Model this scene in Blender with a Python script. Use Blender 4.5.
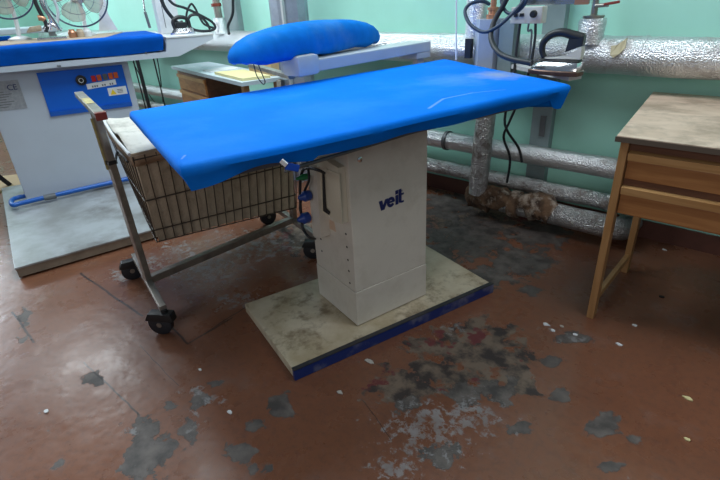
import bpy, bmesh, math, random
from mathutils import Vector, Matrix, noise
random.seed(7)
SC = bpy.context.scene
COL = SC.collection
for o in list(bpy.data.objects): bpy.data.objects.remove(o)

# ------------------------------------------------------------------ camera
H = 1.28; FP = 480.0
def _n(v): return Vector(v).normalized()
_down = _n((52, 950, FP))
_left = Vector((-589, -218, FP)).normalized()
_left = (_left - _down*_left.dot(_down)).normalized()
CX = -_left; CZ = -_down; CY = CZ.cross(CX)
ROT = Matrix((CX, CY, CZ))                      # camera (right, down, forward) -> world
CP = Vector((0, 0, H))
cam = bpy.data.cameras.new('camera'); camo = bpy.data.objects.new('camera', cam); COL.objects.link(camo)
cam.sensor_width = 36; cam.lens = 24; cam.clip_start = .02; cam.clip_end = 100
r_, d_, f_ = (ROT @ Vector((1,0,0))), (ROT @ Vector((0,1,0))), (ROT @ Vector((0,0,1)))
mw = Matrix((( r_.x, -d_.x, -f_.x, 0), (r_.y, -d_.y, -f_.y, 0), (r_.z, -d_.z, -f_.z, H), (0,0,0,1)))
camo.matrix_world = mw
SC.camera = camo

# ------------------------------------------------------------------ light
SC.view_settings.view_transform = 'Standard'; SC.view_settings.look = 'None'
SC.view_settings.exposure = 0.0; SC.view_settings.gamma = 1.0; SC.view_settings.use_curve_mapping = False
W_ = bpy.data.worlds.new('world'); SC.world = W_; W_.use_nodes = True
W_.node_tree.nodes['Background'].inputs[0].default_value = (.62, .80, 1.0, 1)
W_.node_tree.nodes['Background'].inputs[1].default_value = .17
def area(name, loc, to, sx, sy, power, col):
    l = bpy.data.lights.new(name, 'AREA'); l.shape = 'RECTANGLE'; l.size = sx; l.size_y = sy
    l.energy = power; l.color = col
    o = bpy.data.objects.new(name, l); COL.objects.link(o); o.location = loc
    o.rotation_euler = (Vector(to)-Vector(loc)).to_track_quat('-Z', 'Y').to_euler()
    return o
area('overhead_light', (-2.6, 1.5, 3.0), (-2.4, 1.9, 0), 2.2, 1.0, 84, (.86, .96, 1.0))
area('overhead_light', (.3, 1.7, 3.0), (.1, 2.2, 0), 1.2, .8, 22, (.95, .97, 1.0))  # added unseen lamp, lifts the dim wall and desk on the right
area('overhead_light', (-6.4, 1.2, 3.0), (-6.4, 1.5, 0), 1.6, .8, 48, (.9, .97, 1.0))  # added unseen lamp, brightens the far left end and its wall
area('window_light', (-8.9, .2, 2.2), (-2.5, 1.6, .6), 3.0, 1.8, 230, (.80, .90, 1.0))
area('window_light', (.6, -3.2, 2.4), (-1.0, 1.0, .2), 2.4, 1.6, 34, (1.0, .95, .9))

# ------------------------------------------------------------------ measuring
def ray(px, py): return (ROT @ Vector((px-360, py-240, FP))).normalized()
def G(px, py, z=0.0):
    r = ray(px, py); return CP + r*((z-H)/r.z)
def W(px, py, y):
    r = ray(px, py); return CP + r*(y/r.y)
def PL(px, py, p0, ang):
    n = Vector((-math.sin(math.radians(ang)), math.cos(math.radians(ang)), 0)); r = ray(px, py)
    return CP + r*((p0-CP).dot(n)/r.dot(n))
def V(*a): return Vector(a)

class Frame:
    def __init__(s, o, ang):
        a = math.radians(ang); s.o = Vector(o); s.u = V(math.cos(a), math.sin(a), 0); s.v = V(-math.sin(a), math.cos(a), 0); s.a = a
    def __call__(s, u, v, z): return V(s.o.x, s.o.y, 0) + s.u*u + s.v*v + V(0, 0, z)
    def inv(s, p): d = p - V(s.o.x, s.o.y, 0); return (d.dot(s.u), d.dot(s.v), p.z)
WF = Frame((0,0,0), 0)

# ------------------------------------------------------------------ mesh helpers
class MB:
    def __init__(s): s.bm = bmesh.new()
    def hexa(s, P, bevel=0):
        vs = [s.bm.verts.new(p) for p in P]
        for f in ((0,3,2,1),(4,5,6,7),(0,1,5,4),(1,2,6,5),(2,3,7,6),(3,0,4,7)): s.bm.faces.new([vs[i] for i in f])
        if bevel:
            es = list({e for v in vs for e in v.link_edges})
            bmesh.ops.bevel(s.bm, geom=es, offset=bevel, segments=2, affect='EDGES', profile=.6)
        return s
    def box(s, u0, u1, v0, v1, z0, z1, F=WF, bevel=0):
        return s.hexa([F(u0,v0,z0),F(u1,v0,z0),F(u1,v1,z0),F(u0,v1,z0),F(u0,v0,z1),F(u1,v0,z1),F(u1,v1,z1),F(u0,v1,z1)], bevel)
    def slab(s, P, h):                               # polygon of world points, extruded by vector h
        h = Vector(h); a = [s.bm.verts.new(p) for p in P]; b = [s.bm.verts.new(p+h) for p in P]; n = len(P)
        s.bm.faces.new(a); s.bm.faces.new(b[::-1])
        for i in range(n): s.bm.faces.new((a[i], b[i], b[(i+1)%n], a[(i+1)%n]))
        return s
    def beam(s, p, q, w, h, up=(0,0,1), bevel=0):    # rectangular bar
        p = Vector(p); q = Vector(q); d = (q-p).normalized(); up = Vector(up)
        a = d.cross(up)
        if a.length < .05: a = d.cross(V(0,1,0))
        a.normalize(); b = a.cross(d).normalized()
        c = [(-1,-1),(1,-1),(1,1),(-1,1)]
        P = [p + a*(i*w/2) + b*(j*h/2) for i,j in c] + [q + a*(i*w/2) + b*(j*h/2) for i,j in c]
        return s.hexa(P, bevel)
    def tube(s, pts, r, n=10, caps=True, smooth=True, jitter=0):
        pts = [Vector(p) for p in pts]
        if smooth and len(pts) > 2: pts = catmull(pts, 6)
        rr = r if callable(r) else (lambda t: r)
        rings = []; ref = None
        for i, p in enumerate(pts):
            d = (pts[min(i+1, len(pts)-1)] - pts[max(i-1, 0)])
            if d.length < 1e-7: d = V(0,0,1)
            d.normalize()
            if ref is None: ref = d.orthogonal().normalized()
            ref = (ref - d*ref.dot(d))
            if ref.length < 1e-5: ref = d.orthogonal()
            ref.normalize(); b = d.cross(ref); R = rr(i/max(1, len(pts)-1))
            ring = []
            for k in range(n):
                a = 2*math.pi*k/n; q = ref*math.cos(a) + b*math.sin(a)
                jj = 1 + (jitter*noise.noise((p+q*R)*14) if jitter else 0)
                ring.append(s.bm.verts.new(p + q*R*jj))
            rings.append(ring)
        for A, B in zip(rings, rings[1:]):
            for k in range(n): s.bm.faces.new((A[k], A[(k+1)%n], B[(k+1)%n], B[k]))
        if caps: s.bm.faces.new(rings[0][::-1]); s.bm.faces.new(rings[-1])
        return s
    def lathe(s, p, axis, prof, n=20):               # prof: (distance along axis, radius)
        p = Vector(p); axis = Vector(axis).normalized(); a = axis.orthogonal().normalized(); b = axis.cross(a); R = []
        for t, r in prof:
            R.append([s.bm.verts.new(p + axis*t + (a*math.cos(2*math.pi*k/n) + b*math.sin(2*math.pi*k/n))*max(r, 1e-4)) for k in range(n)])
        for A, B in zip(R, R[1:]):
            for k in range(n): s.bm.faces.new((A[k], A[(k+1)%n], B[(k+1)%n], B[k]))
        s.bm.faces.new(R[0][::-1]); s.bm.faces.new(R[-1])
        return s
    def ring(s, c, axis, R, r, n=36, m=8):
        c = Vector(c); axis = Vector(axis).normalized(); a = axis.orthogonal().normalized(); b = axis.cross(a); rings = []
        for i in range(n):
            t = 2*math.pi*i/n; d = a*math.cos(t) + b*math.sin(t)
            rings.append([s.bm.verts.new(c + d*(R + r*math.cos(2*math.pi*k/m)) + axis*(r*math.sin(2*math.pi*k/m))) for k in range(m)])
        for i in range(n):
            A, B = rings[i], rings[(i+1)%n]
            for k in range(m): s.bm.faces.new((A[k], A[(k+1)%m], B[(k+1)%m], B[k]))
        return s
    def build(s, name, mat, parent=None, smooth=False):
        bmesh.ops.recalc_face_normals(s.bm, faces=s.bm.faces)
        if parent is not None:
            s.bm.transform(world_of(parent).inverted())
        me = bpy.data.meshes.new(name); s.bm.to_mesh(me); s.bm.free()
        me.materials.append(mat)
        if smooth:
            me.shade_smooth(); 
            try: me.set_sharp_from_angle(angle=math.radians(40))
            except Exception: pass
        o = bpy.data.objects.new(name, me); COL.objects.link(o)
        if parent is not None: o.parent = parent
        return o
def world_of(o):
    m = Matrix.LocRotScale(o.location, o.rotation_euler, None)
    return world_of(o.parent) @ m if o.parent else m
def catmull(P, k):
    out = []; n = len(P)
    for i in range(n-1):
        p0, p1, p2, p3 = P[max(i-1,0)], P[i], P[i+1], P[min(i+2,n-1)]
        for j in range(k):
            t = j/k
            out.append(.5*((2*p1) + (p2-p0)*t + (2*p0-5*p1+4*p2-p3)*t*t + (3*p1-p0-3*p2+p3)*t**3))
    out.append(P[-1].copy()); return out
def tag(o, label, cat, group=None):
    o['label'] = label; o['category'] = cat
    if group: o['group'] = group
    return o
def thing(name, label, cat, loc=(0,0,0), rotz=0, group=None):
    o = bpy.data.objects.new(name, None); COL.objects.link(o); o.empty_display_size = .1
    o.location = loc; o.rotation_euler = (0,0,rotz); return tag(o, label, cat, group)
def struct(o): o['kind'] = 'structure'; return o
def copy_tree(o, parent=None):
    c = o.copy(); COL.objects.link(c)
    if parent is not None: c.parent = parent
    for ch in list(o.children): copy_tree(ch, c)
    return c

# ------------------------------------------------------------------ materials
def mat(name, col, rough=.5, metal=0, spec=.5, var=0, vscale=6, col2=None, bump=0, bscale=60, rvar=0, stain=None, sscale=5, samt=.5, emit=None, alpha=1, trans=0):
    m = bpy.data.materials.new(name); m.use_nodes = True; nt = m.node_tree; N = nt.nodes; Lk = nt.links
    b = N['Principled BSDF']; b.inputs['Roughness'].default_value = rough; b.inputs['Metallic'].default_value = metal
    b.inputs['Specular IOR Level'].default_value = spec
    b.inputs['Base Color'].default_value = (*col, 1)
    tc = N.new('ShaderNodeTexCoord'); co = tc.outputs['Object']; out = None
    def noi(scale, detail=5, rg=.6):
        n = N.new('ShaderNodeTexNoise'); n.inputs['Scale'].default_value = scale; n.inputs['Detail'].default_value = detail
        n.inputs['Roughness'].default_value = rg; Lk.new(co, n.inputs['Vector']); return n
    if var or col2:
        n = noi(vscale); cr = N.new('ShaderNodeValToRGB'); c2 = col2 or tuple(c*(1-var) for c in col)
        cr.color_ramp.elements[0].position = .35; cr.color_ramp.elements[0].color = (*c2, 1)
        cr.color_ramp.elements[1].position = .62; cr.color_ramp.elements[1].color = (*col, 1)
        Lk.new(n.outputs['Fac'], cr.inputs['Fac']); out = cr.outputs['Color']
    if stain:
        n = noi(sscale, 9, .68); mr = N.new('ShaderNodeMapRange'); mr.inputs['From Min'].default_value = .5 ; mr.inputs['From Max'].default_value = .66
        mr.inputs['To Max'].default_value = samt
        Lk.new(n.outputs['Fac'], mr.inputs['Value']); mx = N.new('ShaderNodeMixRGB'); Lk.new(mr.outputs[0], mx.inputs['Fac'])
        if out: Lk.new(out, mx.inputs['Color1'])
        else: mx.inputs['Color1'].default_value = (*col, 1)
        mx.inputs['Color2'].default_value = (*stain, 1); out = mx.outputs[0]
    if out: Lk.new(out, b.inputs['Base Color'])
    if bump:
        n = noi(bscale, 4); bp = N.new('ShaderNodeBump'); bp.inputs['Strength'].default_value = bump; bp.inputs['Distance'].default_value = .01
        Lk.new(n.outputs['Fac'], bp.inputs['Height']); Lk.new(bp.outputs[0], b.inputs['Normal'])
    if emit: b.inputs['Emission Color'].default_value = (*emit, 1); b.inputs['Emission Strength'].default_value = 1
    if alpha < 1: b.inputs['Alpha'].default_value = alpha
    if trans: b.inputs['Transmission Weight'].default_value = trans
    return m
def wood_mat(name, c1, c2, rough=.45, sc=3.0, axis=(1, 12, 12), stain=None):
    m = mat(name, c1, rough); nt = m.node_tree; N = nt.nodes; Lk = nt.links; b = N['Principled BSDF']
    tc = N.new('ShaderNodeTexCoord'); mp = N.new('ShaderNodeMapping'); mp.inputs['Scale'].default_value = axis
    Lk.new(tc.outputs['Object'], mp.inputs['Vector'])
    n = N.new('ShaderNodeTexNoise'); n.inputs['Scale'].default_value = sc; n.inputs['Detail'].default_value = 7; n.inputs['Distortion'].default_value = .6
    Lk.new(mp.outputs[0], n.inputs['Vector']); cr = N.new('ShaderNodeValToRGB')
    cr.color_ramp.elements[0].position = .3; cr.color_ramp.elements[0].color = (*c2, 1)
    cr.color_ramp.elements[1].position = .7; cr.color_ramp.elements[1].color = (*c1, 1)
    Lk.new(n.outputs['Fac'], cr.inputs['Fac']); o = cr.outputs[0]
    if stain:
        n2 = N.new('ShaderNodeTexNoise'); n2.inputs['Scale'].default_value = 5; n2.inputs['Detail'].default_value = 10; n2.inputs['Roughness'].default_value = .7
        Lk.new(tc.outputs['Object'], n2.inputs['Vector']); mr = N.new('ShaderNodeMapRange'); mr.inputs['From Min'].default_value = .47; mr.inputs['From Max'].default_value = .62; mr.inputs['To Max'].default_value = .8
        Lk.new(n2.outputs['Fac'], mr.inputs['Value']); mx = N.new('ShaderNodeMixRGB'); mx.inputs['Color2'].default_value = (*stain, 1)
        Lk.new(mr.outputs[0], mx.inputs['Fac']); Lk.new(o, mx.inputs['Color1']); o = mx.outputs[0]
    Lk.new(o, b.inputs['Base Color']); return m
def foil_mat(name, base=(.74,.76,.78), dirt=(.16,.10,.07), amt=.5, dscale=7, rough=.3, lo=.52, hi=.6, bmp=.45):
    m = bpy.data.materials.new(name); m.use_nodes = True; nt = m.node_tree; N = nt.nodes; Lk = nt.links; b = N['Principled BSDF']
    tc = N.new('ShaderNodeTexCoord'); co = tc.outputs['Object']
    n = N.new('ShaderNodeTexNoise'); n.inputs['Scale'].default_value = dscale; n.inputs['Detail'].default_value = 8; n.inputs['Roughness'].default_value = .7; Lk.new(co, n.inputs['Vector'])
    mr = N.new('ShaderNodeMapRange'); mr.inputs['From Min'].default_value = lo; mr.inputs['From Max'].default_value = hi; mr.inputs['To Max'].default_value = amt; Lk.new(n.outputs['Fac'], mr.inputs['Value'])
    mx = N.new('ShaderNodeMixRGB'); mx.inputs['Color1'].default_value = (*base,1); mx.inputs['Color2'].default_value = (*dirt,1); Lk.new(mr.outputs[0], mx.inputs['Fac']); Lk.new(mx.outputs[0], b.inputs['Base Color'])
    iv = N.new('ShaderNodeMath'); iv.operation = 'SUBTRACT'; iv.inputs[0].default_value = .85; Lk.new(mr.outputs[0], iv.inputs[1]); Lk.new(iv.outputs[0], b.inputs['Metallic'])
    b.inputs['Roughness'].default_value = rough
    vo = N.new('ShaderNodeTexVoronoi'); vo.inputs['Scale'].default_value = 130; Lk.new(co, vo.inputs['Vector'])
    n2 = N.new('ShaderNodeTexNoise'); n2.inputs['Scale'].default_value = 16; n2.inputs['Detail'].default_value = 6; Lk.new(co, n2.inputs['Vector'])
    ad = N.new('ShaderNodeMath'); Lk.new(vo.outputs['Distance'], ad.inputs[0]); Lk.new(n2.outputs['Fac'], ad.inputs[1])
    bp = N.new('ShaderNodeBump'); bp.inputs['Strength'].default_value = bmp; bp.inputs['Distance'].default_value = .009; Lk.new(ad.outputs[0], bp.inputs['Height']); Lk.new(bp.outputs[0], b.inputs['Normal'])
    return m
M = {}
M['cover'] = mat('blue_cover_fabric', (.0, .195, .86), .8, spec=.08, var=.12, vscale=3, bump=.12, bscale=400, stain=(.04,.27,.80), sscale=2.6, samt=.3)
M['cover_sleeve'] = mat('shaded_worn_blue_fabric', (.005, .17, .62), .85, spec=.05, var=.18, vscale=9, bump=.12, bscale=300, stain=(.10,.24,.5), sscale=4, samt=.3)  # base blue darkened to stand for shade on the pad; stains are wear
M['cover_old'] = mat('worn_blue_cover_fabric', (.0, .10, .55), .8, spec=.1, var=.2, vscale=5, bump=.12, bscale=300)
M['strap'] = mat('blue_strap', (.0, .06, .45), .6)
M['wpaint'] = mat('cream_machine_paint', (.70, .66, .58), .42, var=.06, vscale=4, stain=(.38,.33,.25), sscale=9, samt=.22)
M['lpaint'] = mat('pale_grey_machine_paint', (.50, .56, .64), .45, var=.05, vscale=3)
M['plate'] = mat('stained_base_paint', (.66, .58, .43), .38, var=.2, vscale=7, col2=(.48,.39,.25), stain=(.17,.11,.055), sscale=11, samt=.75)
M['lplate'] = mat('worn_grey_base_paint', (.43, .46, .48), .33, var=.3, vscale=3.5, col2=(.27,.28,.275), stain=(.16,.15,.135), sscale=2.6, samt=.8)
M['lplate_edge'] = mat('brown_base_edge', (.30, .25, .19), .6, var=.3, vscale=9)
M['edge_blue'] = mat('blue_edge_strip', (.008, .03, .16), .28, stain=(.22,.23,.26), sscale=5, samt=.8)
M['edge_dark'] = mat('dark_edge_strip', (.04, .04, .045), .35, var=.3, vscale=20)
M['panel_blue'] = mat('blue_panel_paint', (.0, .12, .62), .4)
M['logo'] = mat('navy_lettering', (.008, .02, .12), .5)
M['grey'] = mat('light_grey_enamel', (.50, .53, .56), .4, var=.08, vscale=6)
M['greyd'] = mat('dark_grey_steel', (.16, .17, .18), .45, metal=.3, var=.2)
M['black'] = mat('black_plastic', (.012, .013, .015), .45)
M['rubber'] = mat('black_rubber_hose', (.015, .018, .024), .5)
M['navyhose'] = mat('dark_blue_hose', (.02, .04, .075), .45)
M['chrome'] = mat('chrome', (.75, .76, .78), .18, metal=1)
M['steel'] = mat('dull_steel_tube', (.40, .37, .33), .38, metal=.75, var=.35, vscale=15)
M['wire'] = mat('basket_wire', (.10, .085, .07), .45, metal=.6)
M['canvas'] = mat('dirty_canvas', (.62, .53, .40), .9, spec=.1, var=.25, vscale=10, bump=.5, bscale=45, stain=(.15,.12,.085), sscale=5, samt=.6)
M['canvas_white'] = mat('white_canvas_flap', (.62, .60, .55), .9, spec=.1, bump=.35, bscale=18, stain=(.33,.32,.29), sscale=7, samt=.8)
M['canvas_tan'] = mat('tan_canvas_hem', (.44, .33, .23), .9, spec=.1, var=.3, vscale=12)
M['red'] = mat('red_brown_plastic', (.22, .035, .02), .4)
M['yellow'] = mat('yellow_tape', (.55, .47, .2), .5, var=.3, vscale=40)
M['wood'] = wood_mat('varnished_desk_wood', (.46, .215, .075), (.27, .10, .03), .35)
M['wood_light'] = wood_mat('pale_strip_wood', (.62, .37, .16), (.45, .23, .08), .35)
M['wood_dark'] = wood_mat('dark_apron_wood', (.16, .065, .03), (.09, .035, .016), .5)
M['wood_leg'] = wood_mat('desk_leg_wood', (.50, .28, .12), (.34, .17, .06), .4, axis=(10,10,1))
M['desktop'] = wood_mat('worn_desktop', (.70, .54, .42), (.52, .38, .28), .5, sc=2, axis=(2,6,6), stain=(.34,.25,.18))
M['desktop_edge'] = mat('dark_desktop_edge', (.10, .075, .055), .6)
M['white_top'] = mat('pale_blue_desktop', (.56, .66, .72), .35, var=.15, vscale=5)
M['paper'] = mat('white_paper', (.75, .77, .78), .7)
M['paper_y'] = mat('yellow_paper', (.74, .66, .34), .7)
M['card'] = mat('tan_cardboard', (.50, .36, .20), .8)
M['foil'] = foil_mat('crinkled_foil', bmp=.55, amt=.35, dscale=5, lo=.58, hi=.62)
M['foil_dirty'] = foil_mat('rust_stained_foil', amt=.75, dscale=12, lo=.5, hi=.62, dirt=(.13,.085,.06), base=(.60,.60,.60), bmp=.8)
M['lagging'] = mat('rotten_brown_lagging', (.20, .12, .07), .95, col2=(.05,.03,.02), vscale=14, bump=1, bscale=25, stain=(.55,.48,.40), sscale=16, samt=.8)
M['torn'] = mat('torn_beige_insulation', (.50, .45, .30), .9)
M['copper'] = mat('copper_fitting', (.50, .25, .15), .35, metal=.7)
M['duct'] = mat('galvanised_duct', (.36, .41, .50), .45, metal=.35, var=.25, vscale=8)
M['column'] = mat('grey_painted_column', (.24, .31, .32), .5, var=.15)
M['boxgrey'] = mat('blue_grey_box_paint', (.34, .40, .50), .5, var=.12)
M['ctrl'] = mat('off_white_control_box', (.55, .55, .52), .5, stain=(.45,.25,.10), sscale=14, samt=.5)
M['clear'] = mat('clear_tan_plastic_blade', (.55, .50, .44), .3, alpha=.45)
M['tan'] = mat('tan_cloth', (.50, .40, .30), .9, var=.3, vscale=30)
M['orange'] = mat('orange_switch', (.7, .12, .02), .3)
M['redsw'] = mat('red_switch', (.6, .015, .02), .3)
M['warn'] = mat('warning_yellow', (.85, .62, .02), .5)
M['rating'] = mat('grey_rating_plate', (.36, .38, .41), .5, var=.2, vscale=60)
M['bronze'] = mat('brown_soleplate', (.20, .12, .09), .35, metal=.6, var=.3, vscale=30)
M['ironbody'] = mat('iron_body_grey', (.50, .50, .46), .4)
M['white'] = mat('white_enamel', (.66, .68, .70), .4, var=.1, vscale=20)
M['blue'] = mat('blue_plug_plastic', (.01, .05, .28), .4)
M['green'] = mat('green_plug_plastic', (.02, .22, .08), .4)
M['darkholes'] = mat('dark_hole', (.02, .02, .02), .6)
M['sticker'] = mat('faded_orange_sticker', (.62, .45, .33), .6)
M['cream'] = mat('yellowed_cream_plastic', (.66, .61, .48), .4)
M['concrete'] = mat('debris', (.5, .47, .42), .9)

def wall_mat():
    m = mat('mint_green_wall_paint', (.40, .77, .65), .42, spec=.35, var=.08, vscale=1.3, bump=.2, bscale=4, stain=(.34,.68,.55), sscale=3, samt=.3)
    return m
M['wall'] = wall_mat()
M['base'] = mat('brown_painted_skirting', (.13, .05, .035), .45, var=.3, vscale=8)

def floor_mat(segs):
    m = bpy.data.materials.new('worn_red_brown_floor_paint'); m.use_nodes = True; nt = m.node_tree; N = nt.nodes; Lk = nt.links; b = N['Principled BSDF']
    tc = N.new('ShaderNodeTexCoord'); co = tc.outputs['Object']
    at = N.new('ShaderNodeAttribute'); at.attribute_name = 'wear'; sp = N.new('ShaderNodeSeparateColor'); Lk.new(at.outputs['Color'], sp.inputs[0])
    def noi(sc, det=8, rg=.62, dist=0):
        n = N.new('ShaderNodeTexNoise'); n.inputs['Scale'].default_value = sc; n.inputs['Detail'].default_value = det; n.inputs['Roughness'].default_value = rg; n.inputs['Distortion'].default_value = dist
        Lk.new(co, n.inputs['Vector']); return n.outputs['Fac']
    def mth(op, a, b_=None, c=None):
        n = N.new('ShaderNodeMath'); n.operation = op
        for i, x in enumerate((a, b_, c)):
            if x is None: continue
            if isinstance(x, (int, float)): n.inputs[i].default_value = x
            else: Lk.new(x, n.inputs[i])
        return n.outputs[0]
    def rng(x, a, b_, lo=0, hi=1):
        n = N.new('ShaderNodeMapRange'); n.inputs['From Min'].default_value = a; n.inputs['From Max'].default_value = b_; n.inputs['To Min'].default_value = lo; n.inputs['To Max'].default_value = hi
        Lk.new(x, n.inputs['Value']); return n.outputs[0]
    def mix(f, a, c):
        n = N.new('ShaderNodeMixRGB'); Lk.new(f, n.inputs['Fac']) if not isinstance(f, float) else setattr(n.inputs['Fac'], 'default_value', f)
        for i, x in (('Color1', a), ('Color2', c)):
            if isinstance(x, tuple): n.inputs[i].default_value = (*x, 1)
            else: Lk.new(x, n.inputs[i])
        return n.outputs[0]
    basec = mix(rng(noi(1.6, 6), .35, .65), (.185, .076, .043), (.245, .099, .052))
    basec = mix(rng(noi(38, 8, .8), .48, .66, 0, .55), basec, (.105, .055, .042))
    def mask(ch, sc, amp, rg=.62, wid=.05, dist=.0):
        n = noi(sc, 9, rg, dist); s = mth('ADD', ch, mth('MULTIPLY', mth('SUBTRACT', n, .5), amp)); return rng(s, .5-wid, .5+wid)
    R, Gc, B = sp.outputs[0], sp.outputs[1], sp.outputs[2]
    brown = mix(rng(noi(11, 6), .42, .58), (.045, .033, .03), (.20, .145, .105))
    brown = mix(rng(noi(7, 3), .58, .62), brown, (.15, .035, .035))
    basec = mix(rng(noi(3.2, 9, .75), .54, .66, 0, .45), basec, (.19, .13, .115)) if True else basec
    mB = mask(mth('MULTIPLY', B, .84), 13, 2.3, .68); c = mix(mB, basec, brown)
    grey = mix(rng(noi(14, 7), .35, .65), (.06, .052, .048), (.165, .14, .125))
    mR = mask(mth('MULTIPLY', R, .86), 13, 2.1, .68, .03, .3); rimR = mth('MULTIPLY', mR, mth('SUBTRACT', 1.0, mask(mth('MULTIPLY', R, .80), 13, 2.1, .68, .05, .3)))
    c = mix(mR, c, grey); c = mix(mth('MULTIPLY', rimR, .75), c, (.03, .028, .028))
    pale = mix(rng(noi(9, 4), .4, .6), (.22, .205, .20), (.33, .325, .33))
    mG = mask(mth('MULTIPLY', Gc, .52), 26, 2.6, .72, .08, .25); c = mix(mth('MULTIPLY', mG, .75), c, pale)
    # random small chips everywhere
    chips = rng(noi(7.5, 9, .7), .695, .715); c = mix(mth('MULTIPLY', chips, .85), c, (.10, .105, .115))
    # cracks
    wn = N.new('ShaderNodeTexNoise'); wn.inputs['Scale'].default_value = 9; wn.inputs['Detail'].default_value = 4; Lk.new(co, wn.inputs['Vector'])
    vm = N.new('ShaderNodeVectorMath'); vm.operation = 'MULTIPLY_ADD'; Lk.new(wn.outputs['Color'], vm.inputs[0]); vm.inputs[1].default_value = (.02,.02,0)
    sb = N.new('ShaderNodeVectorMath'); sb.operation = 'SUBTRACT'; Lk.new(co, sb.inputs[0]); sb.inputs[1].default_value = (.01,.01,0); Lk.new(sb.outputs[0], vm.inputs[2])
    cr = None
    for (a, e, w) in segs:
        a = V(a.x, a.y, 0); e = V(e.x, e.y, 0); L2 = (e-a).length_squared
        s1 = N.new('ShaderNodeVectorMath'); s1.operation = 'SUBTRACT'; Lk.new(vm.outputs[0], s1.inputs[0]); s1.inputs[1].default_value = a
        dt = N.new('ShaderNodeVectorMath'); dt.operation = 'DOT_PRODUCT'; Lk.new(s1.outputs[0], dt.inputs[0]); dt.inputs[1].default_value = (e-a)/L2
        cl = N.new('ShaderNodeClamp'); Lk.new(dt.outputs['Value'], cl.inputs[0])
        sc = N.new('ShaderNodeVectorMath'); sc.operation = 'SCALE'; sc.inputs[0].default_value = (e-a); Lk.new(cl.outputs[0], sc.inputs['Scale'])
        ds = N.new('ShaderNodeVectorMath'); ds.operation = 'DISTANCE'; Lk.new(s1.outputs[0], ds.inputs[0]); Lk.new(sc.outputs[0], ds.inputs[1])
        k = rng(ds.outputs['Value'], w*.4, w*.8, 1, 0)
        cr = k if cr is None else mth('MAXIMUM', cr, k)
    c = mix(mth('MULTIPLY', cr, .85), c, (.022, .02, .02))
    Lk.new(c, b.inputs['Base Color'])
    wear = mth('MAXIMUM', mth('MAXIMUM', mR, mB), mG)
    rr = mth('ADD', rng(wear, 0, 1, .27, .55), rng(noi(6, 6), .3, .7, -.05, .1)); Lk.new(rr, b.inputs['Roughness'])
    b.inputs['Specular IOR Level'].default_value = .5
    hh = mth('SUBTRACT', mth('MULTIPLY', noi(5, 3), .6), mth('MULTIPLY', wear, .12))
    bp = N.new('ShaderNodeBump'); bp.inputs['Strength'].default_value = .35; bp.inputs['Distance'].default_value = .02; Lk.new(hh, bp.inputs['Height']); Lk.new(bp.outputs[0], b.inputs['Normal'])
    return m

# ------------------------------------------------------------------ setting
YW = 2.83
def grid_axis(lo, a, b, hi, fine, coarse):
    out = []; x = lo
    while x < a-1e-6: out.append(x); x += coarse
    x = a
    while x < b-1e-6: out.append(x); x += fine
    x = b
    while x < hi: out.append(x); x += coarse
    out.append(hi); return out
blobs = [  # (px, py, rx, ry, channel)
 (146,446,24,34,0),(132,462,12,20,0),(280,406,17,12,0),(255,424,11,7,0),(240,452,18,9,0),(262,468,14,8,0),(92,379,12,8,0),(197,400,9,12,0),(214,383,7,4,0),
 (190,432,9,15,0),(170,405,8,6,0),(5,452,6,12,0),(64,460,6,5,0),(25,318,5,14,0),(18,340,6,5,0),(605,425,17,14,0),(570,338,19,7,0),(552,361,13,6,0),(440,455,22,12,0),
 (500,392,20,14,0),(470,395,24,12,0),(520,430,14,8,0),(530,291,15,5,0),(408,405,14,10,0),(560,395,10,8,0),(612,468,16,6,0),(640,440,9,6,0),
 (470,236,50,20,0),(520,262,34,16,0),(450,205,34,14,0),(540,235,30,14,0),(490,275,24,12,0),(440,255,20,16,0),
 (196,392,18,6,1),(215,400,12,5,1),(195,425,8,20,1),(205,268,48,22,1),(255,245,60,16,1),(150,262,18,9,1),(178,250,22,12,1),(120,276,12,8,1),(235,300,30,10,1),(430,425,55,30,1),
 (575,340,16,6,1),(470,415,40,22,1),(455,330,14,7,1),(400,465,36,16,1),(550,330,12,6,1),(130,430,10,8,1),(40,412,5,5,1),(30,430,5,4,1),
 (475,345,52,26,2),(440,372,36,18,2),(400,385,34,20,2),(505,365,34,20,2),(425,345,20,14,2),(455,300,14,7,2),(520,385,20,14,2),(480,220,70,22,2),(300,236,30,18,2)]
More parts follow.
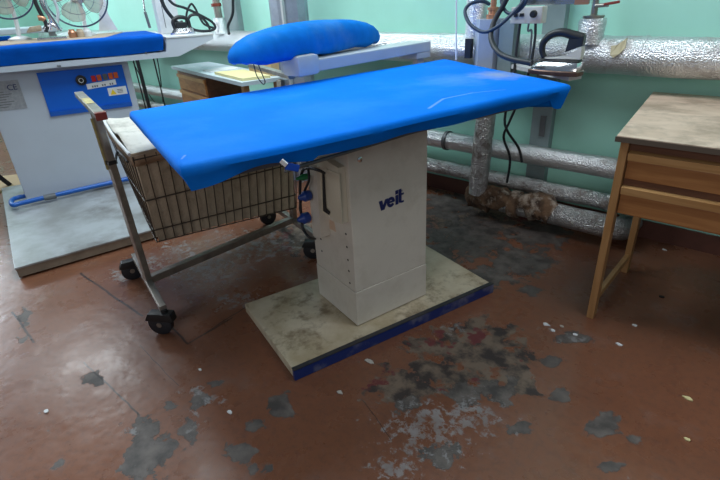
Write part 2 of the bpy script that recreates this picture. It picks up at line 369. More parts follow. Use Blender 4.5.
def make_floor():
    xs = grid_axis(-9.2, -5, 1.2, 5, .03, .6); ys = grid_axis(-5, .1, YW, YW, .03, .6)
    ys = sorted(set(round(y, 4) for y in ys))
    E = []
    for px, py, rx, ry, ch in blobs:
        c = G(px, py); a = G(px+rx, py)-c; b = G(px, py-ry)-c
        det = a.x*b.y - a.y*b.x; E.append((c.x, c.y, a.x, a.y, b.x, b.y, det, ch, max(a.length, b.length)*1.8))
    me = bpy.data.meshes.new('floor'); nx, ny = len(xs), len(ys)
    vs = [(x, y, 0) for y in ys for x in xs]
    fs = [(j*nx+i, j*nx+i+1, (j+1)*nx+i+1, (j+1)*nx+i) for j in range(ny-1) for i in range(nx-1)]
    me.from_pydata(vs, [], fs); ca = me.color_attributes.new('wear', 'FLOAT_COLOR', 'POINT')
    for k, (x, y, z) in enumerate(vs):
        v = [0.0, 0.0, 0.0]
        for cx, cy, ax, ay, bx, by, det, ch, R in E:
            dx, dy = x-cx, y-cy
            if abs(dx) > R or abs(dy) > R: continue
            p = (dx*by-dy*bx)/det; q = (ax*dy-ay*dx)/det; d = math.hypot(p, q)
            if d < 1.7: v[ch] = max(v[ch], max(0, 1.0 - .5*d**1.5 if d < 1 else .5*(1.7-d)/.7))
        ca.data[k].color = (*v, 1)
    o = bpy.data.objects.new('floor', me); COL.objects.link(o)
    segs = [(G(80,273), G(142,316), .009), (G(12,312), G(34,342), .008), (G(166,322), G(188,344), .007), (G(188,344), G(232,318), .006),
            (G(84,362), G(140,415), .005), (G(190,343), G(247,306), .005), (G(362,400), G(392,440), .002), (G(140,345), G(178,386), .0025)]
    me.materials.append(floor_mat(segs)); return struct(o)
make_floor()
struct(MB().box(-9.2, 5, YW, YW+.2, -.1, 3.4).build('wall_back', M['wall']))
struct(MB().box(-9.2, -9.0, -5, YW-.0001, -.1, 3.4).build('wall_left', M['wall']))
struct(MB().box(-8.999, 5, YW-.012, YW, 0, .10).build('baseboard_back', M['base']))

# ------------------------------------------------------------------ pipes on the wall
def pipe(name, pts, r, m, label, cat='pipe', jit=.05, n=24, group=None):
    P = [Vector(p) for p in pts]; Q = []
    for a, b in zip(P, P[1:]):
        k = max(1, int((b-a).length/.05))
        Q += [a.lerp(b, i/k) for i in range(k)]
    Q.append(P[-1])
    o = MB().tube(Q, r, n, smooth=False, jitter=jit).build(name, m, None, True)
    return tag(o, label, cat, group)
bigp = thing('insulated_pipe', 'thick silver foil wrapped pipe running along the wall at table height, widest of the pipes', 'pipe', (-1.0, 2.70, .97))
Q = [V(-8.9 + .05*i, 2.70, .985 - .008*max(0, (-8.9+.05*i)+3)) for i in range(240)]
MB().tube(Q, .088, 28, smooth=False, jitter=.05).build('pipe_run', M['foil'], bigp, True)
def patch_on_pipe(pix, R, y0, z0):
    P = []
    for px, py in pix:
        r = ray(px, py); 
        # intersect with cylinder along x at (y0,z0)
        o = CP; a = r.y**2 + r.z**2; b = 2*(r.y*(o.y-y0) + r.z*(o.z-z0)); c = (o.y-y0)**2 + (o.z-z0)**2 - R*R; D = b*b-4*a*c
        t = (-b - math.sqrt(max(D, 0)))/(2*a); P.append(o + r*t)
    return P
pt = patch_on_pipe([(611,46),(617,45),(621,42),(627,38),(625,48),(619,54),(613,58),(610,55)], .096, 2.70, .966)
MB().slab(pt, (0, .010, 0)).build('torn_patch', M['torn'], bigp)['label'] = 'torn beige patch of insulation'
for x0, w in ((-.63, .012), (-1.9, .02), (-2.9, .015)):
    MB().tube([(x0, 2.70, .966-.008*(x0+1)*0), (x0+w, 2.70, .966)], .0915, 28, smooth=False).build('tape_band', M['foil'], bigp, True)

midp = pipe('insulated_pipe', [(-7, 2.70, .43), (-1.5, 2.70, .405), (-.50, 2.70, .402), (-.46, 2.71, .402), (-.425, 2.74, .402), (-.42, 2.77, .402), (-.42, 2.81, .402)], .055, M['foil'], 'upper of the two slim foil wrapped pipes low on the wall', 'pipe', .05)
for x in (-1.70,): 
    MB().tube([(x, 2.70, .406), (x+.02, 2.70, .406)], .064, 20, smooth=False).build('flange', M['greyd'], None, True)
# parent flanges to the pipe
for o in [o for o in bpy.data.objects if o.name.startswith('flange')]: o.parent = midp
lowp = pipe('insulated_pipe', [(-7, 2.70, .24), (-1.5, 2.70, .215), (-.50, 2.70, .212), (-.46, 2.71, .212), (-.425, 2.74, .212), (-.42, 2.77, .212), (-.42, 2.81, .212)], .046, M['foil_dirty'], 'slim rust stained foil pipe below the upper slim pipe', 'pipe', .14)
low2 = thing('insulated_pipe', 'stout foil pipe lying lowest at the floor, with rotten brown lagging at its end', 'pipe', (-.6, 2.62, 0))
MB().tube([V(-1.22+.05*i, 2.60, .115) for i in range(13)] + [V(-.58,2.62,.105), V(-.55,2.67,.085), V(-.548,2.72,.082), V(-.548,2.81,.082)], .062, 22, smooth=False, jitter=.1).build('pipe_run', M['foil_dirty'], low2, True)
rg = MB().tube([V(-1.43+.016*i, 2.585, .125 + .012*math.sin(i*.9)) for i in range(34)], lambda t: .064+.012*math.sin(t*9)+.007*math.sin(t*31) - .012*max(0,t-.7), 26, smooth=False, jitter=.6)
rg.build('lagging', M['lagging'], low2, True)['label'] = 'crumbling brown lagging'
MB().tube([(-1.15,2.58,.13),(-1.10,2.58,.13)], .082, 18, smooth=False, jitter=.1).build('plaster_band', M['lagging'], low2, True)
rs = thing('steam_riser', 'stained vertical foil pipe rising from the floor pipe behind the big blue ironing table', 'pipe', (-1.36, 2.55, 0))
MB().tube([V(-1.36+.0012*i, 2.54, .16+.03*i) for i in range(23)], .056, 20, smooth=False, jitter=.07).build('pipe_run', M['foil_dirty'], rs, True)
MB().tube([V(-1.36,2.54,.20), V(-1.36,2.545,.13), V(-1.33,2.56,.09), V(-1.29,2.565,.085)], .05, 16, jitter=.3).build('elbow', M['lagging'], rs, True)
# grey column on the wall
gc = MB(); gc.box(-1.165, -1.05, 2.775, 2.829, 0, 3.2)
g = gc.build('support_column', M['column']); tag(g, 'narrow dark grey steel post fixed to the wall behind the slim pipes', 'column')
MB().box(-1.11, -1.08, 2.765, 2.774, .50, .62).build('bracket', M['greyd'], g)
# light duct
dk = thing('duct', 'galvanised grey vertical duct standing left of the sleeve board', 'duct', (-2.91, 2.48, 0))
MB().tube([(-2.875, 2.46, .0), (-2.875, 2.46, 3.2)], .135, 12, smooth=False).build('duct_run', M['duct'], dk)
MB().box(-2.80, -2.78, 2.325, 2.345, 0, 3.2).build('seam', M['grey'], dk)

# valve assembly on the thick pipe near the iron
va = thing('pipe_valve', 'short foil stub with a red lever valve on top of the thick pipe', 'valve', (-.87, 2.66, 1.04))
MB().lathe((-.868,2.66,1.02), (0,0,1), [(0,.062),(.05,.060),(.1,.064),(.115,.058)], 20).build('stub', M['foil'], va, True)
MB().lathe((-.868,2.66,1.135), (0,0,1), [(0,.047),(.012,.05),(.014,.02),(.016,.015),(.09,.015),(.1,.022),(.13,.022),(.3,.015)], 16).build('valve_body', M['steel'], va, True)
MB().tube([(-.86,2.64,1.19),(-.80,2.63,1.193)], .009, 10, smooth=False).build('valve_stem', M['steel'], va, True)
MB().beam((-.82,2.63,1.195),(-.75,2.62,1.205), .014, .012, bevel=.003).build('lever', M['red'], va)
rail = MB().box(-1.20, -.86, 2.55, 2.59, 1.203, 1.24).build('support_rail', M['chrome']); tag(rail, 'thin bright metal rail running at the top edge above the iron', 'rail')
MB().box(-.925, -.862, 2.54, 2.549, 1.200, 1.226).build('bracket', M['copper'], rail)

# steam separator: foil duct, hex box, fitting
sd = thing('steam_separator', 'blue grey faceted steam box with a copper fitting above the table far edge', 'steam box', (-1.33, 2.5, .94))
hx = []
c0 = V(-1.36, 2.56, 0)
for k in range(6):
    a = math.radians(60*k+12); hx.append(V(c0.x + .082*math.cos(a), c0.y + .075*math.sin(a), .80))
MB().slab(hx, (0,0,.345)).build('box', M['boxgrey'], sd)
MB().box(-1.285, -1.205, 2.52, 2.60, .86, 1.14).build('side_box', M['column'], sd)
MB().lathe((-1.35,2.56,1.145), (0,0,1), [(0,.035),(.02,.035),(.022,.025),(.04,.024),(.042,.03),(.055,.03),(.057,.016),(.12,.016)], 12).build('fitting', M['copper'], sd, True)
MB().tube([(-1.47,2.60,1.05),(-1.47,2.60,1.5)], .058, 18, smooth=False, jitter=.05).build('foil_duct', M['foil'], sd, True)
MB().box(-1.475,-1.44,2.50,2.53,.95,1.05).build('clip', M['black'], sd)

# control box
cb = thing('control_box', 'small off white control box with a round black knob and two dark switches', 'control box', (-1.1, 2.50, 1.12))
f = Frame((0,0,0), 0)
MB().box(-1.205, -1.045, 2.47, 2.53, 1.125, 1.20, bevel=.004).build('body', M['ctrl'], cb)
MB().lathe((-1.085,2.47,1.168), (0,-1,0), [(0,.017),(.015,.016),(.02,.012)], 18).build('knob', M['black'], cb, True)
MB().box(-1.155,-1.135,2.462,2.47,1.158,1.172).build('switch', M['black'], cb)
MB().box(-1.185,-1.168,2.462,2.47,1.155,1.175).build('switch', M['black'], cb)
tag(MB().tube([(-1.165,2.5,1.124),(-1.17,2.5,1.05),(-1.17,2.49,.90),(-1.16,2.45,.80),(-1.19,2.48,.62),(-1.13,2.55,.48),(-1.10,2.55,.40)], .007, 8).build('cable', M['rubber'], None, True), 'black cable dropping from the control box past the left of the riser bracket', 'cable')
tag(MB().tube([(-1.085,2.5,1.124),(-1.08,2.5,1.04),(-1.09,2.5,.92),(-1.10,2.46,.80),(-1.16,2.47,.64),(-1.20,2.5,.54),(-1.16,2.52,.42),(-1.17,2.53,.27)], .007, 8).build('cable', M['rubber'], None, True), 'dark cable hanging from under the knob of the control box', 'cable')
tag(MB().tube([(-1.12,2.5,1.124),(-1.12,2.5,1.09),(-1.10,2.5,1.085),(-1.10,2.5,.95)], .005, 8).build('thin_pipe', M['greyd'], None, True), 'thin bent metal tube below the middle of the control box', 'pipe')
for x, z0 in ((-1.155,.55),(-1.12,.48)):
    pass
# hoses
y = 2.38
def hz(l, r, yy, name, label, m):
    return tag(MB().tube([W(a, b, c) for a, b, c in l], r, 10).build(name, m, None, True), label, 'hose')
hz([(528,-12,2.40),(524,0,2.38),(512,14,2.35),(497,27,2.33),(483,32,2.33),(470,24,2.34),(465,12,2.36),(470,4,2.38),(482,1,2.42),(489,4,2.48)], .009, y, 'steam_hose', 'dark blue hose looping in front of the steam box', M['navyhose'])
hz([(512,-12,2.38),(504,4,2.38),(494,22,2.36),(491,38,2.32),(498,52,2.26),(512,59,2.22),(532,63,2.20)], .013, y, 'steam_hose', 'thicker dark hose curling down to the iron on the big table', M['rubber'])
hz([(500,-12,2.42),(502,4,2.40),(508,13,2.38),(518,11,2.38),(526,2,2.38),(531,-12,2.38)], .008, y, 'steam_hose', 'thin grey blue hose hanging in a short loop at the top edge', M['navyhose'])
tag(MB().tube([W(457,-40,2.2), W(456.5,0,2.2), W(456,60,2.2)], .004, 8, smooth=False).build('cord', M['paper'], None, True), 'thin white cord hanging straight down in front of the wall', 'cord')

# ------------------------------------------------------------------ big ironing table
FB = Frame((-1.15, .825, 0), 73.6)
tb = thing('ironing_table', 'large ironing table with bright blue padded top on a cream pedestal, centre of room', 'ironing table', (-1.27, 1.40, 0), math.radians(73.6))
bp = MB().box(0, 1.025, .012, .54, .004, .048, FB, .003).build('base_plate', M['plate'], tb)
MB().box(-.002, 1.03, -.004, .0115, .002, .046, FB).build('edge_strip', M['edge_blue'], bp)['label'] = 'scuffed blue edge strip'
MB().box(-.002, 1.03, -.004, .017, .0485, .051, FB).build('trim_strip', M['edge_dark'], bp)
P0 = G(358,326,.05)
FPd = Frame(P0, 76.5); PU, PV = .375, .315
ZSEAM = PL(356,293,P0,76.5).z
MB().box(-.002, PU+.002, -.002, PV+.002, .0525, ZSEAM, FPd, .003).build('lower_cover', M['wpaint'], tb)
ped = MB().box(0, PU, 0, PV, ZSEAM+.0005, .845, FPd, .004).build('pedestal', M['wpaint'], tb)
def on_front(px, py): return FPd.inv(PL(px, py, P0, 76.5))
def on_side(px, py, off=0): return FPd.inv(PL(px, py, P0+FPd.u*off, 166.5))
# screw head on the front
u, v, z = on_front(359.5, 159.5)
MB().lathe(FPd(u, -.0005, z), FPd.v*-1, [(0,.010),(.003,.010),(.005,.006)], 16).build('screw', M['chrome'], ped, True)
# lettering
def text_obj(s, size, name, m, parent, F, u, z, v, side='front', shear=0.0, bold=0.0, ang=0, sx=1.0, thick=.0012):
    cu = bpy.data.curves.new('t', 'FONT'); cu.body = s; cu.size = size; cu.shear = shear; cu.offset = bold; cu.extrude = thick/2; cu.space_character = .92
    to = bpy.data.objects.new('t', cu); COL.objects.link(to); bpy.context.view_layer.update()
    dg = bpy.context.evaluated_depsgraph_get(); me = bpy.data.meshes.new_from_object(to.evaluated_get(dg)); bpy.data.objects.remove(to)
    bm = bmesh.new(); bm.from_mesh(me); ca, sa = math.cos(ang), math.sin(ang)
    for w in bm.verts:
        x, yy, zz = w.co.x*sx, w.co.y, w.co.z; x, yy = x*ca-yy*sa, x*sa+yy*ca
        w.co = F(u+x, v-zz, z+yy)
    mb = MB(); mb.bm.free(); mb.bm = bm
    return mb.build(name, m, parent)
u1, _, z1 = on_front(379.5, 211); u2, _, z2 = on_front(403, 202)
_, _, zx = on_front(380, 201.2)
Wd, Xh = (u2-u1), (zx-z1)
def logo(mb):
    sl = (z2-z1)/Wd
    def pg(P):
        mb.slab([FPd(u1+x*Wd, -.0016, z1+x*Wd*sl+y*Xh) for x, y in P], FPd.v*.0012)
    pg([(-.02,1),(.12,1),(.155,.46),(.24,1),(.37,1),(.20,-.03),(.06,-.03)])
    for k in range(13):                      # e: open ring
        t0, t1 = math.radians(15+k*25), math.radians(15+(k+1)*25)
        if k == 12: t1 = math.radians(325)
        c, r1, r2 = (.475,.5), (.17,.54), (.065,.22)
        pg([(c[0]+r1[0]*math.cos(t0),c[1]+r1[1]*math.sin(t0)),(c[0]+r1[0]*math.cos(t1),c[1]+r1[1]*math.sin(t1)),(c[0]+r2[0]*math.cos(t1),c[1]+r2[1]*math.sin(t1)),(c[0]+r2[0]*math.cos(t0),c[1]+r2[1]*math.sin(t0))])
    pg([(.37,.42),(.64,.42),(.64,.62),(.37,.62)])
    pg([(.67,0),(.79,0),(.79,1.0),(.67,1.0)]); pg([(.67,1.1),(.79,1.1),(.79,1.5),(.67,1.5)])
    pg([(.81,.12),(.93,.0),(.93,1.5),(.81,1.5)]); pg([(.93,.0),(1.03,.0),(1.03,.2),(.93,.2)]); pg([(.93,.82),(1.03,.82),(1.03,1.02),(.93,1.02)])
    return mb
lg = logo(MB()).build('lettering', M['logo'], ped)
lg['label'] = 'navy blue maker lettering'
u3, _, z3 = on_front(402, 190.5)
MB().ring(FPd(u3, -.0012, z3), FPd.v, .0028, .0006, 16, 6).build('registered_mark', M['logo'], ped)
# hatch box on the side
def side_poly(mb, pix, v0, th):
    P = []
    for px, py in pix:
        u, v, z = on_side(px, py, v0); P.append(FPd(u0_side + v0, v, z))
    mb.slab(P, FPd.u*th); return mb
u0_side = 0
hb = side_poly(MB(), [(313,166),(303,157),(322,158),(338,168),(342,224),(318,210)], -.03, .029).build('junction_box', M['cream'], ped)
side_poly(MB(), [(326,169),(339,174),(342,224),(333,221)], -.034, .0035).build('lid', M['cream'], hb)
side_poly(MB(), [(322,172),(324,173),(326,208),(330,212),(329,215),(323,211)], -.0345, .0008).build('slot', M['darkholes'], hb)
for px, py in ((345,206),(345,220)):
    u, v, z = on_side(px, py); MB().lathe(FPd(-.0005, v, z), FPd.u*-1, [(0,.009),(.004,.009),(.006,.005)], 14).build('screw', M['chrome'], ped, True)
for px, py in ((346,234),(347,247),(348,260),(349,271),(319,213),(320,226),(321,239),(322,251),(350,283)):
    u, v, z = on_side(px, py); MB().lathe(FPd(-.0003, v, z), FPd.u*-1, [(0,.005),(.0006,.005)], 10).build('hole', M['darkholes'], ped)
side_poly(MB(), [(325,217),(334,222),(336,232),(327,227)], -.0012, .001).build('sticker', M['sticker'], ped)
# socket strip with cables at the rear of the side
sk = side_poly(MB(), [(307,163),(316,168),(321,238),(313,236)], -.045, .044).build('socket_strip', M['wpaint'], ped)
for (px, py), m, rr in (((306,196),M['blue'],.021),((305,218),M['blue'],.023),((304,177),M['green'],.012)):
    u, v, z = on_side(px, py, -.07); p = FPd(-.05, v, z)
    MB().lathe(p, FPd.u*-1, [(0,rr*.8),(.006,rr),(.03,rr),(.036,rr*.7),(.05,rr*.45),(.055,.2*rr)], 16).build('plug', m, sk, True)
def sp(px, py, off=-.07): 
    u, v, z = on_side(px, py, off); return FPd(off, v, z)
MB().tube([sp(324,173,-.04), sp(318,170), sp(308,168), sp(302,172), sp(300,190), sp(301,212), sp(303,228), sp(309,237), sp(315,239,-.03)], .006, 8).build('cable', M['rubber'], sk, True)
MB().tube([sp(308,168,-.06), sp(309,180), sp(305,190), sp(300,205), sp(301,214)], .005, 8).build('cable', M['rubber'], sk, True)
MB().tube([sp(306,155,-.06), sp(308,166)], .005, 8).build('cable', M['rubber'], sk, True)

# top
Zt = .93
FL, BL, FR, BR = G(184,164,Zt), G(133,111,Zt), G(566,84,Zt), V(-1.655,2.575,Zt)
def quad(s, t, z): p = FL.lerp(FR, s).lerp(BL.lerp(BR, s), t); return V(p.x, p.y, z)
def pad_mesh(mb, q, n, m, ztop, r, dropf, zb):
    def bump(s, t):
        return .0025*noise.noise(V(s*7, t*5, 3)) + .004*noise.noise(V(s*2, t*2, 9))
    rows = []
    for i in range(n+1):
        row = []
        for j in range(m+1):
            s, t = i/n, j/m
            row.append(mb.bm.verts.new(q(s, t, ztop + bump(s, t))))
        rows.append(row)
    for i in range(n):
        for j in range(m): mb.bm.faces.new((rows[i][j], rows[i+1][j], rows[i+1][j+1], rows[i][j+1]))
    loop = [(i, 0) for i in range(n)] + [(n, j) for j in range(m)] + [(i, m) for i in range(n, 0, -1)] + [(0, j) for j in range(m, 0, -1)]
    C = q(.5, .5, 0); prev = [rows[i][j] for i, j in loop]
    base = [rows[i][j].co.copy() for i, j in loop]; N_ = len(loop); nor = []
    for k in range(N_):
        d = base[(k+1)%N_] - base[k-1]; nn = V(d.y, -d.x, 0).normalized()
        if nn.dot(base[k]-V(C.x, C.y, base[k].z)) < 0: nn = -nn
        nor.append(nn)
    prof = [(.35,.06),(.7,.25),(.92,.55),(1,1)]
    for a, b in prof:
        cur = [mb.bm.verts.new(base[k] + nor[k]*r*a - V(0,0,r*b)) for k in range(N_)]
        for k in range(N_): mb.bm.faces.new((prev[k], cur[k], cur[(k+1)%N_], prev[(k+1)%N_]))
        prev = cur
    for l in range(1, 5):
        f = l/4; cur = []
        for k in range(N_):
            s, t = loop[k][0]/n, loop[k][1]/m; z = ztop - r - dropf(s, t)*f
            wv = .004*noise.noise(V(s*14, t*11, f*1.5)) + .007*f*noise.noise(V(s*9+5, t*9, 1))
            cur.append(mb.bm.verts.new(V(base[k].x, base[k].y, z) + nor[k]*(r + wv - .026*f)))
        for k in range(N_): mb.bm.faces.new((prev[k], cur[k], cur[(k+1)%N_], prev[(k+1)%N_]))
        prev = cur
    cur = [mb.bm.verts.new(V(base[k].x, base[k].y, prev[k].co.z+.006) - nor[k]*.02) for k in range(N_)]
    for k in range(N_): mb.bm.faces.new((prev[k], cur[k], cur[(k+1)%N_], prev[(k+1)%N_]))
    c = mb.bm.verts.new(V(C.x, C.y, ztop-r-.03))
    for k in range(N_): mb.bm.faces.new((cur[k], c, cur[(k+1)%N_]))
    return mb
def drop(s, t):
    d = .043 - .008*s + .004*math.sin(s*23)*(t < .5)
    if t < .02 and s < .25: d += .012*math.cos(s*26)
    if s > .95 and t < .35: d += .045*(1-t/.35)*min(1, (s-.93)/.05)
    if t > .9: d += .004*math.sin(s*40)
    return d
def add_marks(m, inv, spots, lines):
    nt = m.node_tree; N = nt.nodes; Lk = nt.links; b = N['Principled BSDF']; src = b.inputs['Base Color'].links[0].from_socket
    tc = N.new('ShaderNodeTexCoord'); nz = N.new('ShaderNodeTexNoise'); nz.inputs['Scale'].default_value = 14; nz.inputs['Detail'].default_value = 5; Lk.new(tc.outputs['Object'], nz.inputs['Vector'])
    def app(fac, colr, src):
        mx = N.new('ShaderNodeMixRGB'); Lk.new(fac, mx.inputs['Fac']); Lk.new(src, mx.inputs['Color1']); mx.inputs['Color2'].default_value = (*colr, 1); return mx.outputs[0]
    for c, r, colr, amt in spots:
        c = inv @ c; ds = N.new('ShaderNodeVectorMath'); ds.operation = 'DISTANCE'; Lk.new(tc.outputs['Object'], ds.inputs[0]); ds.inputs[1].default_value = c
        ad = N.new('ShaderNodeMath'); ad.operation = 'MULTIPLY_ADD'; Lk.new(nz.outputs['Fac'], ad.inputs[0]); ad.inputs[1].default_value = -r*1.4; Lk.new(ds.outputs['Value'], ad.inputs[2])
        mr = N.new('ShaderNodeMapRange'); mr.inputs['From Min'].default_value = -r*.6; mr.inputs['From Max'].default_value = r*.55; mr.inputs['To Min'].default_value = amt; mr.inputs['To Max'].default_value = 0; Lk.new(ad.outputs[0], mr.inputs['Value'])
        src = app(mr.outputs[0], colr, src)
    for a, e, w, colr, amt in lines:
        a = inv @ a; e = inv @ e
        s1 = N.new('ShaderNodeVectorMath'); s1.operation = 'SUBTRACT'; Lk.new(tc.outputs['Object'], s1.inputs[0]); s1.inputs[1].default_value = a
        dt = N.new('ShaderNodeVectorMath'); dt.operation = 'DOT_PRODUCT'; Lk.new(s1.outputs[0], dt.inputs[0]); dt.inputs[1].default_value = (e-a)/(e-a).length_squared
        cl = N.new('ShaderNodeClamp'); Lk.new(dt.outputs['Value'], cl.inputs[0])
        sc = N.new('ShaderNodeVectorMath'); sc.operation = 'SCALE'; sc.inputs[0].default_value = (e-a); Lk.new(cl.outputs[0], sc.inputs['Scale'])
        ds = N.new('ShaderNodeVectorMath'); ds.operation = 'DISTANCE'; Lk.new(s1.outputs[0], ds.inputs[0]); Lk.new(sc.outputs[0], ds.inputs[1])
        mr = N.new('ShaderNodeMapRange'); mr.inputs['From Min'].default_value = w*.3; mr.inputs['From Max'].default_value = w; mr.inputs['To Min'].default_value = amt; mr.inputs['To Max'].default_value = 0; Lk.new(ds.outputs['Value'], mr.inputs['Value'])
        src = app(mr.outputs[0], colr, src)
    Lk.new(src, b.inputs['Base Color'])
M['cover_main'] = M['cover'].copy(); M['cover_main'].name = 'blue_table_cover_fabric'
pale_ = (.25,.42,.80)
add_marks(M['cover_main'], world_of(tb).inverted(),
    [(G(498,75,.93), .13, (.30,.36,.50), .75), (G(455,80,.93), .16, (.10,.32,.85), .5), (G(330,110,.93), .2, (.03,.26,.85), .4)],
    [(G(429,108,.932), G(443,99,.932), .008, pale_, .5), (G(443,99,.932), G(472,93,.932), .006, pale_, .5), (G(472,93,.932), G(505,90,.932), .006, pale_, .35), (G(178,168,.915), G(182,160,.928), .005, pale_, .7), (G(182,160,.928), G(185,155,.932), .005, pale_, .6)])
top = pad_mesh(MB(), quad, 80, 44, Zt, .02, drop, .87).build('padded_cover', M['cover_main'], tb, True)
def q2(s, t, z): return quad(s, t, z)
MB().hexa([q2(.05,.07,.850),q2(.96,.07,.850),q2(.96,.93,.850),q2(.05,.93,.850),q2(.05,.07,.874),q2(.96,.07,.874),q2(.96,.93,.874),q2(.05,.93,.874)]).build('tabletop_pan', M['greyd'], tb)
MB().tube([G(285,171,.845), G(446,122,.845)], .006, 10, smooth=False).build('rod', M['greyd'], tb, True)
c1 = G(282.5,163,.888)
MB().beam(c1+V(.0,-.004,.008), c1+V(.012,.004,-.006), .008, .013, bevel=.002).build('clip', M['paper'], top)
MB().beam(c1+V(.008,.004,-.008), c1+V(.012,.045,-.026), .006, .020, bevel=.002).build('strap', M['strap'], top)
# pale edge of the board and the iron rest
a, b = G(505,64,.93), G(562,76,.93)
a2, b2 = a+V(.06,.17,0)*.5, b+V(.05,.17,0)*.5
MB().slab([V(p.x, p.y, .905) for p in (a+V(.02,.03,0), b+V(.02,.03,0), b2+V(.02,.03,0), a2+V(.02,.03,0))], (0,0,.02)).build('iron_rest', M['white'], tb)

# iron
ic = (G(528,69,.95)+G(581,69,.95))/2; ic = V(ic.x, ic.y, 0)
FI = Frame(ic, 5)
ir = thing('steam_iron', 'grey steam iron with black loop handle at the right end of the big table', 'iron', V(ic.x, ic.y, .926), math.radians(5))
def loft(mb, F, secs):   # secs: (outline half width fn list) -> sole shaped layers
    rings = []
    for z, x0, x1, w in secs:
        ring = []
        for k in range(28):
            t = k/28*2*math.pi; x = (x0+x1)/2 + (x1-x0)/2*math.cos(t); f = (x-x0)/(x1-x0)
            ww = w*min(1, (f*1.6)**.62 if f > 0 else 0); yy = ww*(1 if math.sin(t) > 0 else -1)*min(1, abs(math.sin(t))*2.2)
            ring.append(mb.bm.verts.new(F(x, yy, z)))
        rings.append(ring)
    for A, B in zip(rings, rings[1:]):
        for k in range(28): mb.bm.faces.new((A[k], A[(k+1)%28], B[(k+1)%28], B[k]))
    mb.bm.faces.new(rings[0][::-1]); mb.bm.faces.new(rings[-1]); return mb
loft(MB(), FI, [(.928,-.115,.125,.055),(.944,-.118,.125,.057),(.948,-.112,.12,.052)]).build('soleplate', M['bronze'], ir, True)
loft(MB(), FI, [(.949,-.108,.118,.05),(.962,-.10,.118,.048),(.978,-.075,.115,.04),(.984,-.06,.11,.034)]).build('body', M['chrome'], ir, True)
loft(MB(), FI, [(.985,-.075,.115,.036),(.994,-.07,.112,.032)]).build('heat_shield', M['black'], ir, True)
MB().hexa([FI(-.045,-.022,.995),FI(.112,-.028,.995),FI(.112,.028,.995),FI(-.045,.022,.995),FI(.045,-.022,1.005),FI(.112,-.024,1.048),FI(.112,.024,1.048),FI(.045,.022,1.005)], .003).build('housing', M['ironbody'], ir)
MB().tube([FI(-.048,0,.998),FI(-.062,0,1.025),FI(-.060,0,1.062),FI(-.030,0,1.092),FI(.015,0,1.102),FI(.065,0,1.090),FI(.105,0,1.080)], lambda t: .012+.009*t, 12).build('handle', M['black'], ir, True)
MB().hexa([FI(.040,-.014,1.022),FI(.112,-.022,1.05),FI(.112,.022,1.05),FI(.040,.014,1.022),FI(.050,-.012,1.085),FI(.112,-.022,1.09),FI(.112,.022,1.09),FI(.05,.012,1.085)], .003).build('handle_base', M['black'], ir)

# ------------------------------------------------------------------ sleeve board behind the big table
sb = thing('sleeve_board', 'blue padded sleeve board on a light grey swivel arm behind the big table', 'sleeve board', (-1.9, 1.5, 0))
ZS = 1.10
L_, R_ = G(231,52,ZS), G(374,31,ZS); ax = (R_-L_); LL = ax.length; FS = Frame(V(L_.x, L_.y, 0), math.degrees(math.atan2(ax.y, ax.x)))
def sleeve(mb, z0, z1, wm=.12):
    prof = [(0,.80),(.03,.90),(.14,.985),(.36,1.0),(.62,.94),(.82,.80),(.94,.58),(1,.28)]; K = 72; rings = []
    for h, sc in prof:
        ring = []
        for k in range(K):
            t = 2*math.pi*k/K; c, s_ = math.cos(t), math.sin(t)
            x = LL/2*(abs(c)**.6)*(1 if c > 0 else -1); yv = wm*(abs(s_)**.75)*(1 if s_ > 0 else -1)
            xx = LL/2 + x*(1-(1-sc)*.45); yy = yv*sc; e = abs(xx-LL/2)/(LL/2)
            top = z0 + (z1-z0)*(1-.35*e**2.2); zz = z0 + (top-z0)*h
            if h < .1: zz += .005*math.sin(xx*34) + .004*math.sin(xx*81+k)
            w = .003*noise.noise(V(xx*14, yy*14, h*3)); ring.append(mb.bm.verts.new(FS(xx, yy+w, zz)))
        rings.append(ring)
    for A, B in zip(rings, rings[1:]):
        for k in range(K): mb.bm.faces.new((A[k], A[(k+1)%K], B[(k+1)%K], B[k]))
    mb.bm.faces.new(rings[0][::-1]); mb.bm.faces.new(rings[-1]); return mb
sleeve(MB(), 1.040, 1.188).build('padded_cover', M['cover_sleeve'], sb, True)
ZA = 1.03
A1, A2 = G(300,62,ZA), G(431,41,ZA); dA = (A2-A1).normalized(); nA = V(-dA.y, dA.x, 0)
FA = Frame(V(A1.x, A1.y, 0), math.degrees(math.atan2(dA.y, dA.x))); LA = (A2-A1).length
MB().box(.0, LA, 0, .15, .975, ZA, FA, .006).build('arm', M['grey'], sb)
MB().box(LA-.13, LA, .002, .14, .940, .974, FA, .005).build('arm_foot', M['grey'], sb)
MB().box(-.015, .12, -.004, .12, .962, 1.055, FA, .02).build('pad_bracket', M['grey'], sb, True)
MB().box(LA-.10, LA-.04, .02, .06, .865, .939, FA, .004).build('clamp', M['grey'], sb)

